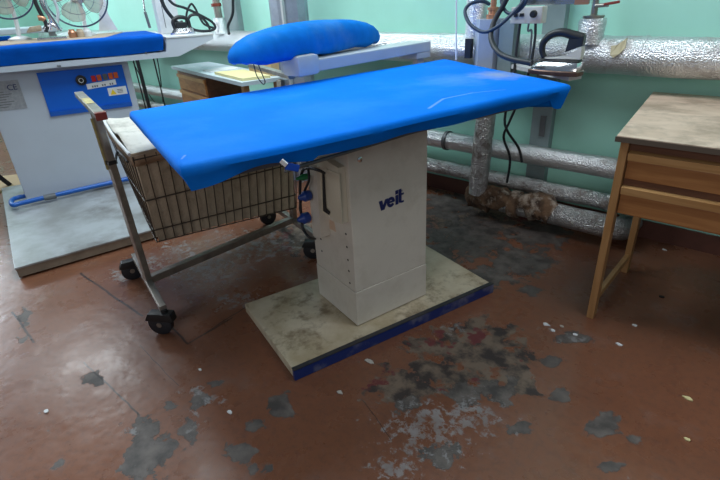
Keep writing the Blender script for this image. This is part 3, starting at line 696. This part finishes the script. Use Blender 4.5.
# ------------------------------------------------------------------ laundry trolley
tr = thing('laundry_trolley', 'wheeled steel laundry trolley with a canvas lined wire basket, half under the big table', 'trolley', (-2.1, 1.15, 0))
n0, n1 = V(-1.81,.672,.14), V(-2.40,.822,.14)     # near end bar
dl = V(.085,.88,0)
sh = V(-.05,0,0)
f0, f1 = n0+dl+sh, n1+dl+sh
pb = n0.lerp(n1, .46)
fr = MB()
for i,(a, b) in enumerate(((n0,n1),(f0,f1))):
    fr.beam(a+V(0,0,-.01), b+V(0,0,-.01), .03, .03, bevel=.003)
fpb = f0.lerp(f1, .46)
fr.beam(pb, fpb, .035, .035, bevel=.003)
fr.build('chassis', M['steel'], tr)
pt1 = G(95,112,.93)
MB().beam(pb+V(0,0,-.005), pt1, .036, .028, up=(0,1,0), bevel=.003).build('post', M['steel'], tr)
pt2 = V(-1.99,1.60,.93)
MB().beam(fpb, pt2, .036, .028, up=(0,1,0), bevel=.003).build('post', M['steel'], tr)
h0, h1 = G(101,116,.95), G(79,94,.95)
hb_ = MB().beam(h0, h1, .036, .022, bevel=.003).build('handle', M['steel'], tr)
MB().beam(h0+(h0-h1).normalized()*.012, h0+(h0-h1).normalized()*-.012, .038, .028, bevel=.003).build('end_cap', M['red'], hb_)['label'] = 'red brown plastic end cap'
MB().beam(h0.lerp(h1,.38)+V(0,0,.0115), h0.lerp(h1,.62)+V(0,0,.0115), .03, .002).build('tape', M['yellow'], hb_)
MB().beam(pb.lerp(pt1,.70)+V(-.010,-.0155,0), pb.lerp(pt1,.97)+V(-.010,-.0155,0), .003, .012, up=(0,1,0)).build('tape', M['yellow'], hb_.parent)
g0, g1 = V(-1.87,1.575,.955), V(-2.50,1.80,.955)
MB().beam(g0, g1, .036, .022, bevel=.003).build('handle', M['steel'], tr)
MB().beam(pb.lerp(pt1,.74)-V(0,0,.008), pb.lerp(pt1,.74)+V(0,0,.008), .044, .036, up=(0,1,0)).build('strap', M['black'], tr)
# casters
for (p, ang) in ((n0, 35), (n1, 70), (f0, 40), (f1, 80)):
    p = V(p.x, p.y, 0); F = Frame(p, ang)
    cm = MB().lathe(F(0,0,.1245), (0,0,-1), [(0,.014),(.012,.014),(.014,.024),(.022,.024)], 14)
    cm.hexa([F(-.09,-.022,.075),F(.04,-.022,.07),F(.04,.022,.07),F(-.09,.022,.075),F(-.07,-.022,.112),F(.035,-.022,.112),F(.035,.022,.112),F(-.07,.022,.112)], .006)
    cs = cm.build('caster', M['black'], tr, True)
    MB().lathe(F(-.03,-.016,.053), F.v, [(0,.045),(.004,.053),(.028,.053),(.032,.045)], 24).build('wheel', M['rubber'], cs, True)
    MB().lathe(F(-.03,-.0185,.053), F.v, [(0,.012),(.038,.012)], 12).build('axle', M['steel'], cs, True)
# basket
zb, zt = .30, .775
T = [V(-1.865,.735,zt), V(-2.50,.90,zt), V(-2.42,1.66,zt), V(-1.79,1.50,zt)]          # near front, far front, far back, near back
B = [G(157,242,zb), V(-2.40,.93,zb), V(-2.33,1.60,zb), V(-1.86,1.50,zb)]
Bn = B[0]; print('basket corner', Bn)
def bq(s, z):   # perimeter point at side parameter s (0..4), level z 0..1
    i = int(s) % 4; f = s-int(s); a = B[i].lerp(T[i], z); b = B[(i+1)%4].lerp(T[(i+1)%4], z); return a.lerp(b, f)
cl = MB(); K, Lz = 96, 14; rows = []
cen = (T[0]+T[2])/2
for l in range(Lz+1):
    row = []
    for k in range(K):
        s = 4*k/K; p = bq(s, l/Lz); d = V(cen.x-p.x, cen.y-p.y, 0).normalized()
        sag = .010*abs(math.sin(math.pi*(s*12)))*(1) + .006*noise.noise(p*9)
        row.append(cl.bm.verts.new(p + d*(.012 + sag)))
    rows.append(row)
for A, Bb in zip(rows, rows[1:]):
    for k in range(K): cl.bm.faces.new((A[k], A[(k+1)%K], Bb[(k+1)%K], Bb[k]))
cl.bm.faces.new(rows[0]); cl.build('liner', M['canvas'], tr, True)
wm = MB()
for s in [3 + i/17 for i in range(18)] + [0 + i/7 for i in range(1,7)] + [1 + i/14 for i in range(15)] + [2+i/8 for i in range(8)]:
    wm.tube([bq(s % 4, 0), bq(s % 4, .5), bq(s % 4, 1)], .0026, 6, smooth=False)
for z in (0, .16, .53, .97):
    wm.tube([bq((4*k/K) % 4, z) for k in list(range(K))+[0]], .0032, 6, smooth=False)
# corner direction: side 3 runs from near back (3) to near front (0)
wm.build('wire_basket', M['wire'], tr, True)
hemm = MB(); r0, r1 = [], []
for k in range(K+1):
    s = (4*k/K) % 4; p = bq(s, 1); d = V(cen.x-p.x, cen.y-p.y, 0).normalized(); w = .004*noise.noise(p*20)
    r0.append(hemm.bm.verts.new(p - d*(.008+w) + V(0,0,.012))); r1.append(hemm.bm.verts.new(bq(s, .90+.03*noise.noise(p*8)) - d*(.007+w)))
for k in range(K): hemm.bm.faces.new((r0[k], r0[k+1], r1[k+1], r1[k]))
hm = hemm.build('hem', M['canvas_tan'], tr, True); md = hm.modifiers.new('t', 'SOLIDIFY'); md.thickness = .004
fm = MB(); n_, m_ = 30, 22; rows = []
for i in range(n_+1):
    row = []
    for j in range(m_+1):
        s, t = i/n_, j/m_; p = (T[0].lerp(T[3], s)).lerp(T[1].lerp(T[2], s), t); sg = 4*t*(1-t)*min(1, s*4)
        z = zt + .018 - .03*sg*(4*s*(1-s)) + .02*noise.noise(V(p.x*5, p.y*5, 2)) + .03*t*(1-s)
        row.append(fm.bm.verts.new(V(p.x, p.y, z)))
    rows.append(row)
for i in range(n_):
    for j in range(m_): fm.bm.faces.new((rows[i][j], rows[i+1][j], rows[i+1][j+1], rows[i][j+1]))
fl = fm.build('top_flap', M['canvas_white'], tr, True); md = fl.modifiers.new('t', 'SOLIDIFY'); md.thickness = .006
fl['label'] = 'white canvas top flap'
MB().tube([T[0]+V(0,-.008,.012), T[0].lerp(T[1],.5)+V(0,-.012,.022), T[1]+V(0,-.006,.05)], .007, 8).build('rim', M['white'], tr, True)
MB().tube([pb.lerp(pt1,.74)+V(.0,.02,0), T[0].lerp(T[1],.35)+V(0,-.02,-.02), T[0].lerp(T[1],.1)+V(0,-.015,-.03)], .005, 8).build('tie', M['black'], tr, True)

# ------------------------------------------------------------------ right desk
FD = Frame((-.463, 1.893, 0), 0)
dr = thing('sewing_desk', 'varnished wooden desk with worn pale top and two drawers at the right edge', 'desk', (.1, 2.3, 0))
DW = 1.25
mb = MB(); mb.slab([V(-.465,1.865,.776), V(DW-.465,1.865,.776), V(DW-.463,2.77,.776), V(-.565,2.77,.776)], (0,0,.019)); mb.build('desktop', M['desktop'], dr)
MB().slab([V(-.468,1.861,.774), V(DW-.463,1.861,.774), V(DW-.463,1.8645,.774), V(-.468,1.8645,.774)], (0,0,.018)).build('edge_band', M['desktop_edge'], dr)
xl = -.452
for yl in (1.88, 2.36):
    MB().box(xl, xl+.028, yl, yl+.045, 0, .775, bevel=.003).build('leg', M['wood_leg'], dr)
    MB().box(DW-.52, DW-.492, yl, yl+.045, 0, .775, bevel=.003).build('leg', M['wood_leg'], dr)
for xx in (xl+.004, DW-.516):
    MB().box(xx, xx+.02, 1.926, 2.359, .075, .105, bevel=.002).build('stretcher', M['wood_light'], dr)
y0 = 1.895
MB().box(xl+.03, DW-.522, y0+.012, 2.35, .49, .775).build('carcass', M['wood'], dr)
MB().box(xl+.03, DW-.522, y0, y0+.0115, .742, .775).build('apron', M['wood_dark'], dr)
for zh, zl in ((.738,.635),(.608,.498)):
    d = MB().box(xl+.032, DW-.53, y0-.002, y0+.0112, zl, zh-.035, bevel=.002).build('drawer', M['wood'], dr)
    MB().slab([V(xl+.032,y0-.012,zh-.032), V(xl+.032,y0-.017,zh-.004), V(xl+.032,y0+.011,zh), V(xl+.032,y0+.011,zh-.036)], (DW-.562+.0,0,0)).build('handle_strip', M['wood_light'], d)
MB().box(xl+.031, DW-.53, y0+.004, y0+.0115, .609, .634).build('divider', M['wood_dark'], dr)

# ------------------------------------------------------------------ back desk
FK = Frame(G(171,66,.825), -11.8)
bd = thing('small_desk', 'wooden desk with pale blue top and papers, far back by the wall', 'desk', FK(.8,.2,0))
KW, KD = 1.50, .34
MB().box(0, KW, 0, KD, .80, .825, FK).build('desktop', M['white_top'], bd)
for uu in (.05, KW-.09):
    for vv in (.03, KD-.07): MB().box(uu, uu+.04, vv, vv+.04, 0, .799, FK).build('leg', M['wood_leg'], bd)
MB().box(.095, .75, .03, KD-.03, .34, .798, FK).build('cabinet', M['wood_dark'], bd)
for z0_, z1_ in ((.65,.775),(.50,.64),(.36,.49)):
    d = MB().box(.10, .745, .012, .0295, z0_, z1_, FK, .003).build('drawer', M['wood'], bd)
    MB().box(.10, .745, .002, .0115, z1_-.03, z1_-.004, FK).build('handle_strip', M['wood_light'], d)
MB().box(.75, KW-.1, .06, KD-.04, .60, .62, FK).build('shelf', M['wood_dark'], bd)
MB().box(.80, KW-.12, .10, KD-.06, .6205, .64, FK, .002).build('paper_stack', M['paper'])
tag(bpy.data.objects['paper_stack'], 'stack of white paper on the shelf under the pale blue desktop', 'papers')
tag(MB().box(.62, .80, .06, .30, .8255, .831, FK).build('paper_sheet', M['paper']), 'white sheet lying on the left of the pale blue desktop', 'paper')
tag(MB().hexa([FK(.93,.04,.8255),FK(1.45,.03,.8255),FK(1.48,.22,.8255),FK(1.0,.24,.8255),FK(.93,.04,.843),FK(1.45,.03,.843),FK(1.48,.22,.843),FK(1.0,.24,.843)]).build('yellow_folder', M['paper_y']), 'pale yellow folder on the pale blue desktop', 'folder')
tag(MB().box(1.05, 1.42, .262, .325, .8255, .96, FK, .003).build('cardboard_box', M['card']), 'tan cardboard box at the back of the pale blue desktop', 'box')
tag(MB().tube([FS(.09,-.03,1.045),FS(.10,-.03,.99),FS(.13,-.03,.95),FS(.145,-.03,.96),FS(.13,-.03,1.0),FS(.115,-.03,1.045)], .0025, 6).build('wire_hook', M['rubber'], None, True), 'thin wire loop hanging below the sleeve board tip', 'wire')

# ------------------------------------------------------------------ left ironing station
a_ = G(28,203,.07); FLb = Frame(a_, 70.8)
lt = thing('ironing_station', 'pale grey ironing station with a blue control panel at the left edge of the room', 'ironing station', FLb(.4,.2,0), math.radians(70.8))
FBl = Frame((-2.925,.392,0), 78)
MB().box(0, 1.25, .0, 1.65, .012, .06, FBl).build('base_frame', M['lplate_edge'], lt)
MB().box(-.004, 1.254, -.006, 1.655, .0605, .072, FBl, .003).build('base_plate', M['lplate'], lt)
body = MB().box(0, .89, 0, .32, .0725, .965, FLb, .006).build('body', M['lpaint'], lt)
pn = MB(); pn.box(.316, .848, -.012, -.0005, .675, .935, FLb, .004); pn.hexa([FLb(.316,-.012,.645),FLb(.848,-.012,.645),FLb(.848,-.0005,.645),FLb(.316,-.0005,.645),FLb(.316,-.022,.676),FLb(.848,-.022,.676),FLb(.848,-.0005,.676),FLb(.316,-.0005,.676)])
pnl = pn.build('control_panel', M['panel_blue'], body)
def on_lp(px, py): return FLb.inv(PL(px, py, a_, 70.8))
u, v, z = on_lp(81, 80)
MB().lathe(FLb(u,-.0125,z), FLb.v*-1, [(0,.034),(.012,.034),(.016,.027),(.017,.012),(.02,.010)], 24).build('knob', M['black'], pnl, True)
MB().ring(FLb(u,-.030,z), FLb.v, .014, .002, 20, 6).build('knob_mark', M['paper'], pnl)
for i, px in enumerate((93.5,99,105,110.5,115.5)):
    u, v, z = on_lp(px, 78.5-(px-93)*.16)
    MB().box(u-.014, u+.014, -.02, -.0125, z-.02, z+.02, FLb, .003).build('switch', [M['redsw'],M['orange'],M['greyd'],M['orange'],M['orange']][i], pnl)
def lab(px0,py0,px1,py1,h,name,m,th=.0012,par=None):
    u0_, _, z0_ = on_lp(px0, py0); u1_, _, z1_ = on_lp(px1, py1)
    return MB().hexa([FLb(u0_,-.0128-th,z0_-h),FLb(u1_,-.0128-th,z1_-h),FLb(u1_,-.0126,z1_-h),FLb(u0_,-.0126,z0_-h),FLb(u0_,-.0128-th,z0_),FLb(u1_,-.0128-th,z1_),FLb(u1_,-.0126,z1_),FLb(u0_,-.0126,z0_)]).build(name, m, par or pnl)
l1 = lab(86,84,115,79,.036,'label_strip',M['paper'])
u0_, _, z0_ = on_lp(88,84); 
for du in (.02,.035,.05,.085,.10,.135,.15):
    MB().box(u0_+du, u0_+du+.009, -.0149, -.0142, z0_-.026+du*.04, z0_-.014+du*.04, FLb).build('print', M['greyd'], l1)
l2 = lab(107,88,125.5,85.5,.055,'warning_label',M['paper'])
u, v, z = on_lp(113, 91.5)
MB().slab([FLb(u-.02,-.0145,z-.018), FLb(u+.02,-.0145,z-.018), FLb(u,-.0145,z+.018)], FLb.v*-.0008).build('warning_triangle', M['warn'], l2)
u, v, z = on_lp(119, 90.5)
for dz in (.010,0,-.010): MB().box(u-.012, u+.025, -.0148, -.0142, z+dz-.003, z+dz+.001, FLb).build('print', M['greyd'], l2)
rp = MB().box(.015, .20, -.003, -.0005, .72, .905, FLb).build('rating_plate', M['rating'], body)
text_obj('CE', .05, 'marking', M['logo'], rp, FLb, .125, .845, -.004)
for i in range(7):
    MB().box(.03, .10+.02*(i%3), -.0042, -.0034, .74+.016*i, .744+.016*i, FLb).build('print', M['greyd'], rp)
# blue foot rail
def ll(px, py, z): return G(px, py, z)
MB().tube([G(150,174,.11), G(120,180.5,.11), G(60,194,.11), G(22,203,.11), G(13,205,.11), G(11.5,201,.11), G(16,198,.11), G(27,195.5,.11)], .016, 12).build('foot_rail', mat('blue_rail_paint', (.01,.12,.50), .35), lt, True)
k0 = G(44,198,.11); MB().tube([k0, G(56,195.5,.11)], .021, 12, smooth=False).build('rail_clamp', M['greyd'], lt, True)
# table frame
FT = Frame(a_ + V(math.cos(math.radians(-19.2)), math.sin(math.radians(-19.2)), 0)*.12, 70.8)
MB().slab([FT(-.55,0,.967),FT(1.23,0,.963),FT(1.50,0,1.06),FT(1.50,0,1.085),FT(1.17,0,1.085),FT(1.15,0,1.0),FT(-.55,0,1.0)], FT.v*.03).build('front_apron', M['lpaint'], lt)
MB().box(-.55, 1.16, .031, .86, .966, .998, FT).build('table_frame', M['lpaint'], lt)
MB().box(1.165, 1.505, -.005, .62, 1.086, 1.098, FT, .003).build('side_shelf', M['white'], lt)
MB().slab([FT(1.161,.031,.967),FT(1.23,.031,.967),FT(1.50,.031,1.06),FT(1.50,.031,1.085),FT(1.161,.031,1.085)], FT.v*.55).build('shelf_box', M['lpaint'], lt)
def ql(s, t, z): return FT(-.6+1.735*s, -.005+.9*t, z)
lc = MB()
def dl_(s, t): return .088 + .005*math.sin(s*17)
pad_mesh(lc, ql, 30, 20, 1.118, .022, dl_, 1.03)
lcv = lc.build('padded_cover', M['cover_old'], lt, True)
MB().hexa([ql(.03,.10,1.113),ql(.80,.10,1.113),ql(.9,.93,1.113),ql(.03,.93,1.113),ql(.03,.10,1.1225),ql(.80,.10,1.1225),ql(.9,.93,1.1225),ql(.03,.93,1.1225)], .002).build('faded_cloth', M['tan'], lt)['label'] = 'faded beige middle of the cover'
for px, py in ((58,66),(60,66),(146,53)): 
    u, v, z = FT.inv(PL(px, py, FT.o, 70.8)); MB().lathe(FT(u,-.0005,z), FT.v*-1, [(0,.007),(.003,.006)], 10).build('screw', M['greyd'], lt)

# things on the left station
ZL = 1.123
def onT(px, py, dv):     # point on a vertical plane parallel to the table front, dv behind it
    return PL(px, py, FT(0, dv, 0), 70.8)
def fan(cpx, cpy, dv, R, label, stand_px):
    c = onT(cpx, cpy, dv); n = (V(CP.x-c.x, CP.y-c.y, 0)).normalized(); n = (n + V(.25,-.35,.1)).normalized()
    u, v, z = FT.inv(c); root = thing('desk_fan', label, 'fan', FT(u, v, ZL))
    cage = MB().ring(c, n, R, .006, 48, 8); a = n.orthogonal().normalized(); b = n.cross(a)
    cage.ring(c+n*.045, n, R*.62, .0015, 36, 4).ring(c-n*.045, n, R*.62, .0015, 36, 4)
    for k in range(16):
        t = 2*math.pi*k/16; d = a*math.cos(t)+b*math.sin(t)
        for sg in (1,-1): cage.tube([c+d*R, c+d*R*.8+n*sg*.035, c+d*R*.2+n*sg*.05], .0007, 4, smooth=False)
    cage.build('cage', mat('dark_fan_rim', (.03,.05,.10), .4), root, True)
    hub = MB().lathe(c-n*.10, n, [(0,.02),(.01,.05),(.07,.055),(.10,.04),(.13,.035),(.14,.02)], 20).build('motor', M['white'], root, True)
    for k in range(4):
        t0 = 2*math.pi*k/4 + .5; bl = MB(); P = []
        for i in range(9):
            f = i/8; 
            for j in range(5):
                g_ = j/4; ang = t0 + (g_-.5)*(.9+.5*math.sin(math.pi*f)); rr = R*(.2 + .68*f) * (1-.06*abs(g_-.5)*2)
                P.append(bl.bm.verts.new(c + (a*math.cos(ang)+b*math.sin(ang))*rr + n*(.02*(g_-.5)*2)))
        for i in range(8):
            for j in range(4): bl.bm.faces.new((P[i*5+j], P[i*5+j+1], P[i*5+j+6], P[i*5+j+5]))
        bo = bl.build('blade', M['clear'], root, True); md = bo.modifiers.new('t', 'SOLIDIFY'); md.thickness = .002
    zb_ = z - R + .02
    MB().tube([c-n*.07, V(c.x, c.y, c.z)-n*.09-V(0,0,.5*(z-ZL)), FT(u, v+.06, ZL+.02)], .014, 12).build('neck', M['white'], root, True)
    MB().lathe(FT(u, v+.06, ZL), (0,0,1), [(0,.075),(.012,.075),(.022,.05),(.03,.02)], 24).build('base', M['white'], root, True)
    return root
fan(3, -9, .55, .175, 'round caged desk fan with tan blades at the far left corner', None)
fan(75, -5, .52, .21, 'round caged desk fan with pale clear blades in the middle of the left table', None)
# chrome press clamp
cc = onT(44, 33, .30); cc.z = ZL
ch = thing('clamp_stand', 'tangled chrome and black clamp stand standing on the left table between two fans', 'stand', cc)
def hc(l, r, nm, m): return MB().tube([onT(a,b,.30) for a,b in l], r, 10).build(nm, m, ch, True)
u, v, z = FT.inv(cc)
MB().box(u-.05, u+.13, v-.05, v+.06, ZL, ZL+.018, FT, .004).build('foot', M['chrome'], ch)
hc([(46,32),(46,24),(41,14),(36,4),(32,-8)], .013, 'rod', M['black'])
hc([(50,30),(50,18),(43,6),(38,-8)], .012, 'rod', M['chrome'])
hc([(60,30),(54,20),(46,8),(42,-8)], .015, 'rod', M['chrome'])
hc([(57,24),(58,12),(54,0),(50,-8)], .010, 'rod', M['grey'])
hc([(38,18),(42,18),(45,20)], .018, 'clamp', M['copper'])
hc([(44,30),(50,24),(62,30)], .012, 'clamp', M['chrome'])
tag(MB().hexa([onT(26,33,.5),onT(42,31,.5),onT(42,31,.6),onT(26,33,.6),onT(29,27,.5),onT(41,25,.5),onT(41,25,.6),onT(29,27,.6)], .01).build('folded_cloth', M['tan'], None, True), 'small beige cloth lump behind the chrome clamp stand', 'cloth')
for i, px in enumerate((71,79,86)):
    p = onT(px, 29-i*.6, .38); uu, vv, zz = FT.inv(p)
    j_ = MB().lathe(FT(uu, vv, ZL), (0,0,1), [(0,.026),(.035,.028),(.045,.02),(.055,.02)], 16).build('thread_jar', [M['copper'],M['tan'],M['white']][i], None, True)
    tag(j_, ['reddish brown thread spool, nearest the chrome clamp stand','tan thread spool between a reddish brown and a white one','white thread spool, rightmost under the clear fan'][i], 'spool', 'spools under the fan')
bk = [onT(99,31,.62), onT(118,30,.62), onT(108,14,.62), onT(104,-10,.62), onT(100,-10,.62)]
tag(MB().slab(bk, FT.v*.03).build('side_bracket', M['white']), 'blue grey triangular bracket right of the clear fan', 'bracket')
r0_ = onT(150,28,.45); 
rd = thing('hanger_rod', 'thin grey upright rod at the right end of the left table', 'rod', V(r0_.x, r0_.y, ZL-.02))
MB().tube([r0_, onT(145,12,.45)], .011, 10, smooth=False).build('lower_rod', M['greyd'], rd, True)
MB().tube([onT(145,12,.45), onT(142,-10,.45)], .007, 10, smooth=False).build('upper_rod', M['chrome'], rd, True)
bt = thing('equipment_cabinet', 'tall pale box with a slotted panel standing behind the small iron', 'cabinet', FT(1.3,.5,1.098))
u0b = FT.inv(onT(161,31,.45))[0]; u1b = FT.inv(onT(181,28,.45))[0]
cab = MB().box(u0b, u1b, .45, .61, 1.0985, 1.7, FT, .004).build('body', M['white'], bt)
MB().box(u0b+.04, u0b+.045, .447, .4495, 1.14, 1.3, FT).build('slot', M['greyd'], cab)
# small iron on the shelf
pi = G(183, 34, 1.10); FI2 = Frame(FT(*FT.inv(pi)[:2], 0), 75)
si = thing('hand_iron', 'small chrome iron standing on the side shelf of the left station under looped hoses', 'iron', V(pi.x, pi.y, 1.099), math.radians(75))
loft(MB(), FI2, [(1.0985,-.09,.09,.05),(1.112,-.09,.09,.05),(1.114,-.08,.085,.042)]).build('soleplate', M['chrome'], si, True)
loft(MB(), FI2, [(1.1145,-.08,.085,.04),(1.14,-.06,.08,.032)]).build('body', M['chrome'], si, True)
MB().tube([FI2(-.05,0,1.14),FI2(-.055,0,1.19),FI2(-.01,0,1.215),FI2(.05,0,1.20),FI2(.06,0,1.14)], .014, 10).build('handle', M['black'], si, True)
MB().box(-.04,.04,-.02,.02,1.141,1.18,FI2,.005).build('housing', M['black'], si)
def lh(l, r, label, m): return tag(MB().tube([onT(a,b,c) for a,b,c in l], r, 8).build('steam_hose', m, None, True), label, 'hose')
lh([(158,-14,.25),(163,4,.25),(170,15,.25),(178,23,.25),(183,22,.25)], .014, 'black hose coming down from the left onto the small chrome iron', M['rubber'])
lh([(160,-14,.2),(172,3,.2),(185,8,.2),(200,15,.2),(212,22,.2),(215,28,.2),(208,31,.2),(195,30,.2),(188,24,.2),(190,16,.2),(198,15,.2),(206,22,.2),(210,29,.2)], .010, 'black hose coiled in a loop right of the small chrome iron', M['rubber'])
lh([(186,22,.3),(187,12,.3),(191,4,.3),(195,8,.3),(198,14,.3),(204,24,.3),(214,28,.3)], .008, 'thinner black hose arching over the coiled hose', M['rubber'])
tag(MB().tube([W(232,-30,2.62), W(233,6,2.62), W(232,16,2.62), W(228,26,2.62), W(229,34,2.6)], .012, 8).build('steam_hose', M['rubber'], None, True), 'black hose dropping to the thick pipe left of the galvanised duct', 'hose')
vl = thing('pipe_valve', 'foil covered pipe stub with a red collar right of the coiled hoses', 'valve', W(221,28,2.68))
p = W(221,30,2.66); MB().tube([p-V(0,0,.03), p+V(0,0,.10)], lambda t:.07-.02*t, 16, smooth=False, jitter=.2).build('stub', M['foil'], vl, True)
MB().tube([p+V(0,0,.10), p+V(-.02,0,.5)], .033, 12, smooth=False).build('riser', M['steel'], vl, True)
MB().tube([p+V(-.01,0,.19), p+V(-.011,0,.215)], .045, 12, smooth=False).build('collar', M['red'], vl, True)
tag(MB().box(-4.15,-3.95,2.775,2.829,1.0,3.2).build('support_column', M['column']), 'grey post on the wall behind the red collared valve', 'column')
# second far table behind the left station
ft = thing('work_table', 'far table with pale blue top just visible at the left edge', 'table', (-6.6, 1.9, 0))
FF = Frame((-6.9,1.2,0), 70)
MB().box(-1.2, 1.0, 0, .8, 1.10, 1.16, FF, .01).build('tabletop', M['white_top'], ft)
for uu in (-.0,.9):
    for vv in (.1,.7): MB().box(uu, uu+.05, vv, vv+.05, 0, 1.099, FF).build('leg', M['grey'], ft)
wp = onT(10, 37, .75); uu, vv, zz = FT.inv(wp)
tag(MB().box(uu-.35, uu+.0, vv-.03, vv+.06, ZL, ZL+.03, FT, .008).build('press_cushion', M['cover_old']), 'small dark blue cushion at the far left corner of the left table', 'cushion')

# stand and clutter behind left station
st = thing('metal_stand', 'dark thin legged metal stand in the shade behind the left station', 'stand', (-6.0, 2.5, 0))
q0 = W(137,60,2.42); q1 = W(150,112,2.42)
for dx in (0, -.5):
    for dy in (0, .18):
        MB().tube([V(q0.x+dx, 2.42+dy, q0.z+.1), V(q0.x+dx+.03, 2.42+dy, 0)], .02 if dx == 0 and dy == 0 else .008, 8, smooth=False).build('leg', M['black'], st, True)
MB().box(q0.x-.53, q0.x+.05, 2.40, 2.62, q0.z+.10, q0.z+.12).build('shelf', M['greyd'], st)
tag(MB().tube([W(133,62,2.75), W(142,80,2.75), W(150,96,2.75), W(158,106,2.72)], .006, 6).build('cable', M['rubber'], None, True), 'thin cable hanging on the wall beside the dark metal stand', 'cable')
tag(MB().tube([W(157,58,2.78), W(160,75,2.78), W(163,102,2.78)], .006, 6).build('cable', M['rubber'], None, True), 'thin cable hanging down the wall left of the far desk', 'cable')
# stool leg and board at far left
bl_ = G(0,193,.0); 
pk = [G(-30,200,.0), G(22,188,.0), G(20,176,.0), G(-30,182,.0)]
tag(MB().slab(pk, (0,0,.02)).build('floor_board', M['card']), 'tan wooden board lying on the floor at the left edge', 'board')
sl = thing('stool', 'dark stool leg and seat at the left edge behind the grey station body', 'stool', G(0,180,.0))
lb = G(10,185,.02); 
MB().beam(V(lb.x,lb.y,.0205), V(lb.x-.05,lb.y-.22,.42), .035, .035, up=(1,0,0)).build('leg', M['black'], sl)
MB().beam(V(lb.x-.25,lb.y-.42,.0205), V(lb.x-.2,lb.y-.4,.42), .035, .035, up=(1,0,0)).build('leg', M['black'], sl)
MB().box(lb.x-.45, lb.x-.02, lb.y-.62, lb.y-.16, .42, .50, bevel=.01).build('seat', M['black'], sl)
MB().box(lb.x-.43, lb.x-.03, lb.y-.60, lb.y-.18, .5005, .56, bevel=.015).build('cushion', M['panel_blue'], sl)

# ------------------------------------------------------------------ debris on the floor
db = [(340,393,.012,'pale'),(452,368,0,''),(370,362,.018,'pale'),(546,325,.012,'white'),(553,331,.010,'white'),(575,335,.010,'white'),(619,345,.010,'white'),(688,399,.012,'yellow'),(687,440,.007,'yellow'),(635,326,.008,'white'),(562,327,.008,'pale'),(664,250,.010,'white'),(230,413,.009,'pink'),(46,412,.01,'blue white'),(200,370,.007,'white'),(661,297,.010,'dark')]
where = ['near the blue edged base plate','','by the front of the base plate','left of the desk leg','just in front of the desk leg','below the desk leg','under the desk drawers','near the right edge of the floor','low at the right edge','right of the desk leg','at the desk foot','at the back under the desk','low left of centre','far lower left','left of the base plate','under the desk in shade']
for (px, py, r, nm), wh in zip(db, where):
    if not nm: continue
    c = G(px, py); mb = MB(); P = []; a0 = random.random()*3
    for k in range(7):
        t = 2*math.pi*k/7; rr = r*(.6+.6*random.random()); P.append(V(c.x+rr*math.cos(t+a0)*1.3, c.y+rr*math.sin(t+a0)*.8, .001))
    mb.slab(P, (0,0,.004))
    o = mb.build('paint_flake', {'dark': M['black'], 'yellow': M['paper_y']}.get(nm, M['paper']) if nm != 'pale' else M['concrete'])
    tag(o, '%s paint flake on the red floor %s' % (nm, wh), 'flake', 'paint flakes scattered on the floor')
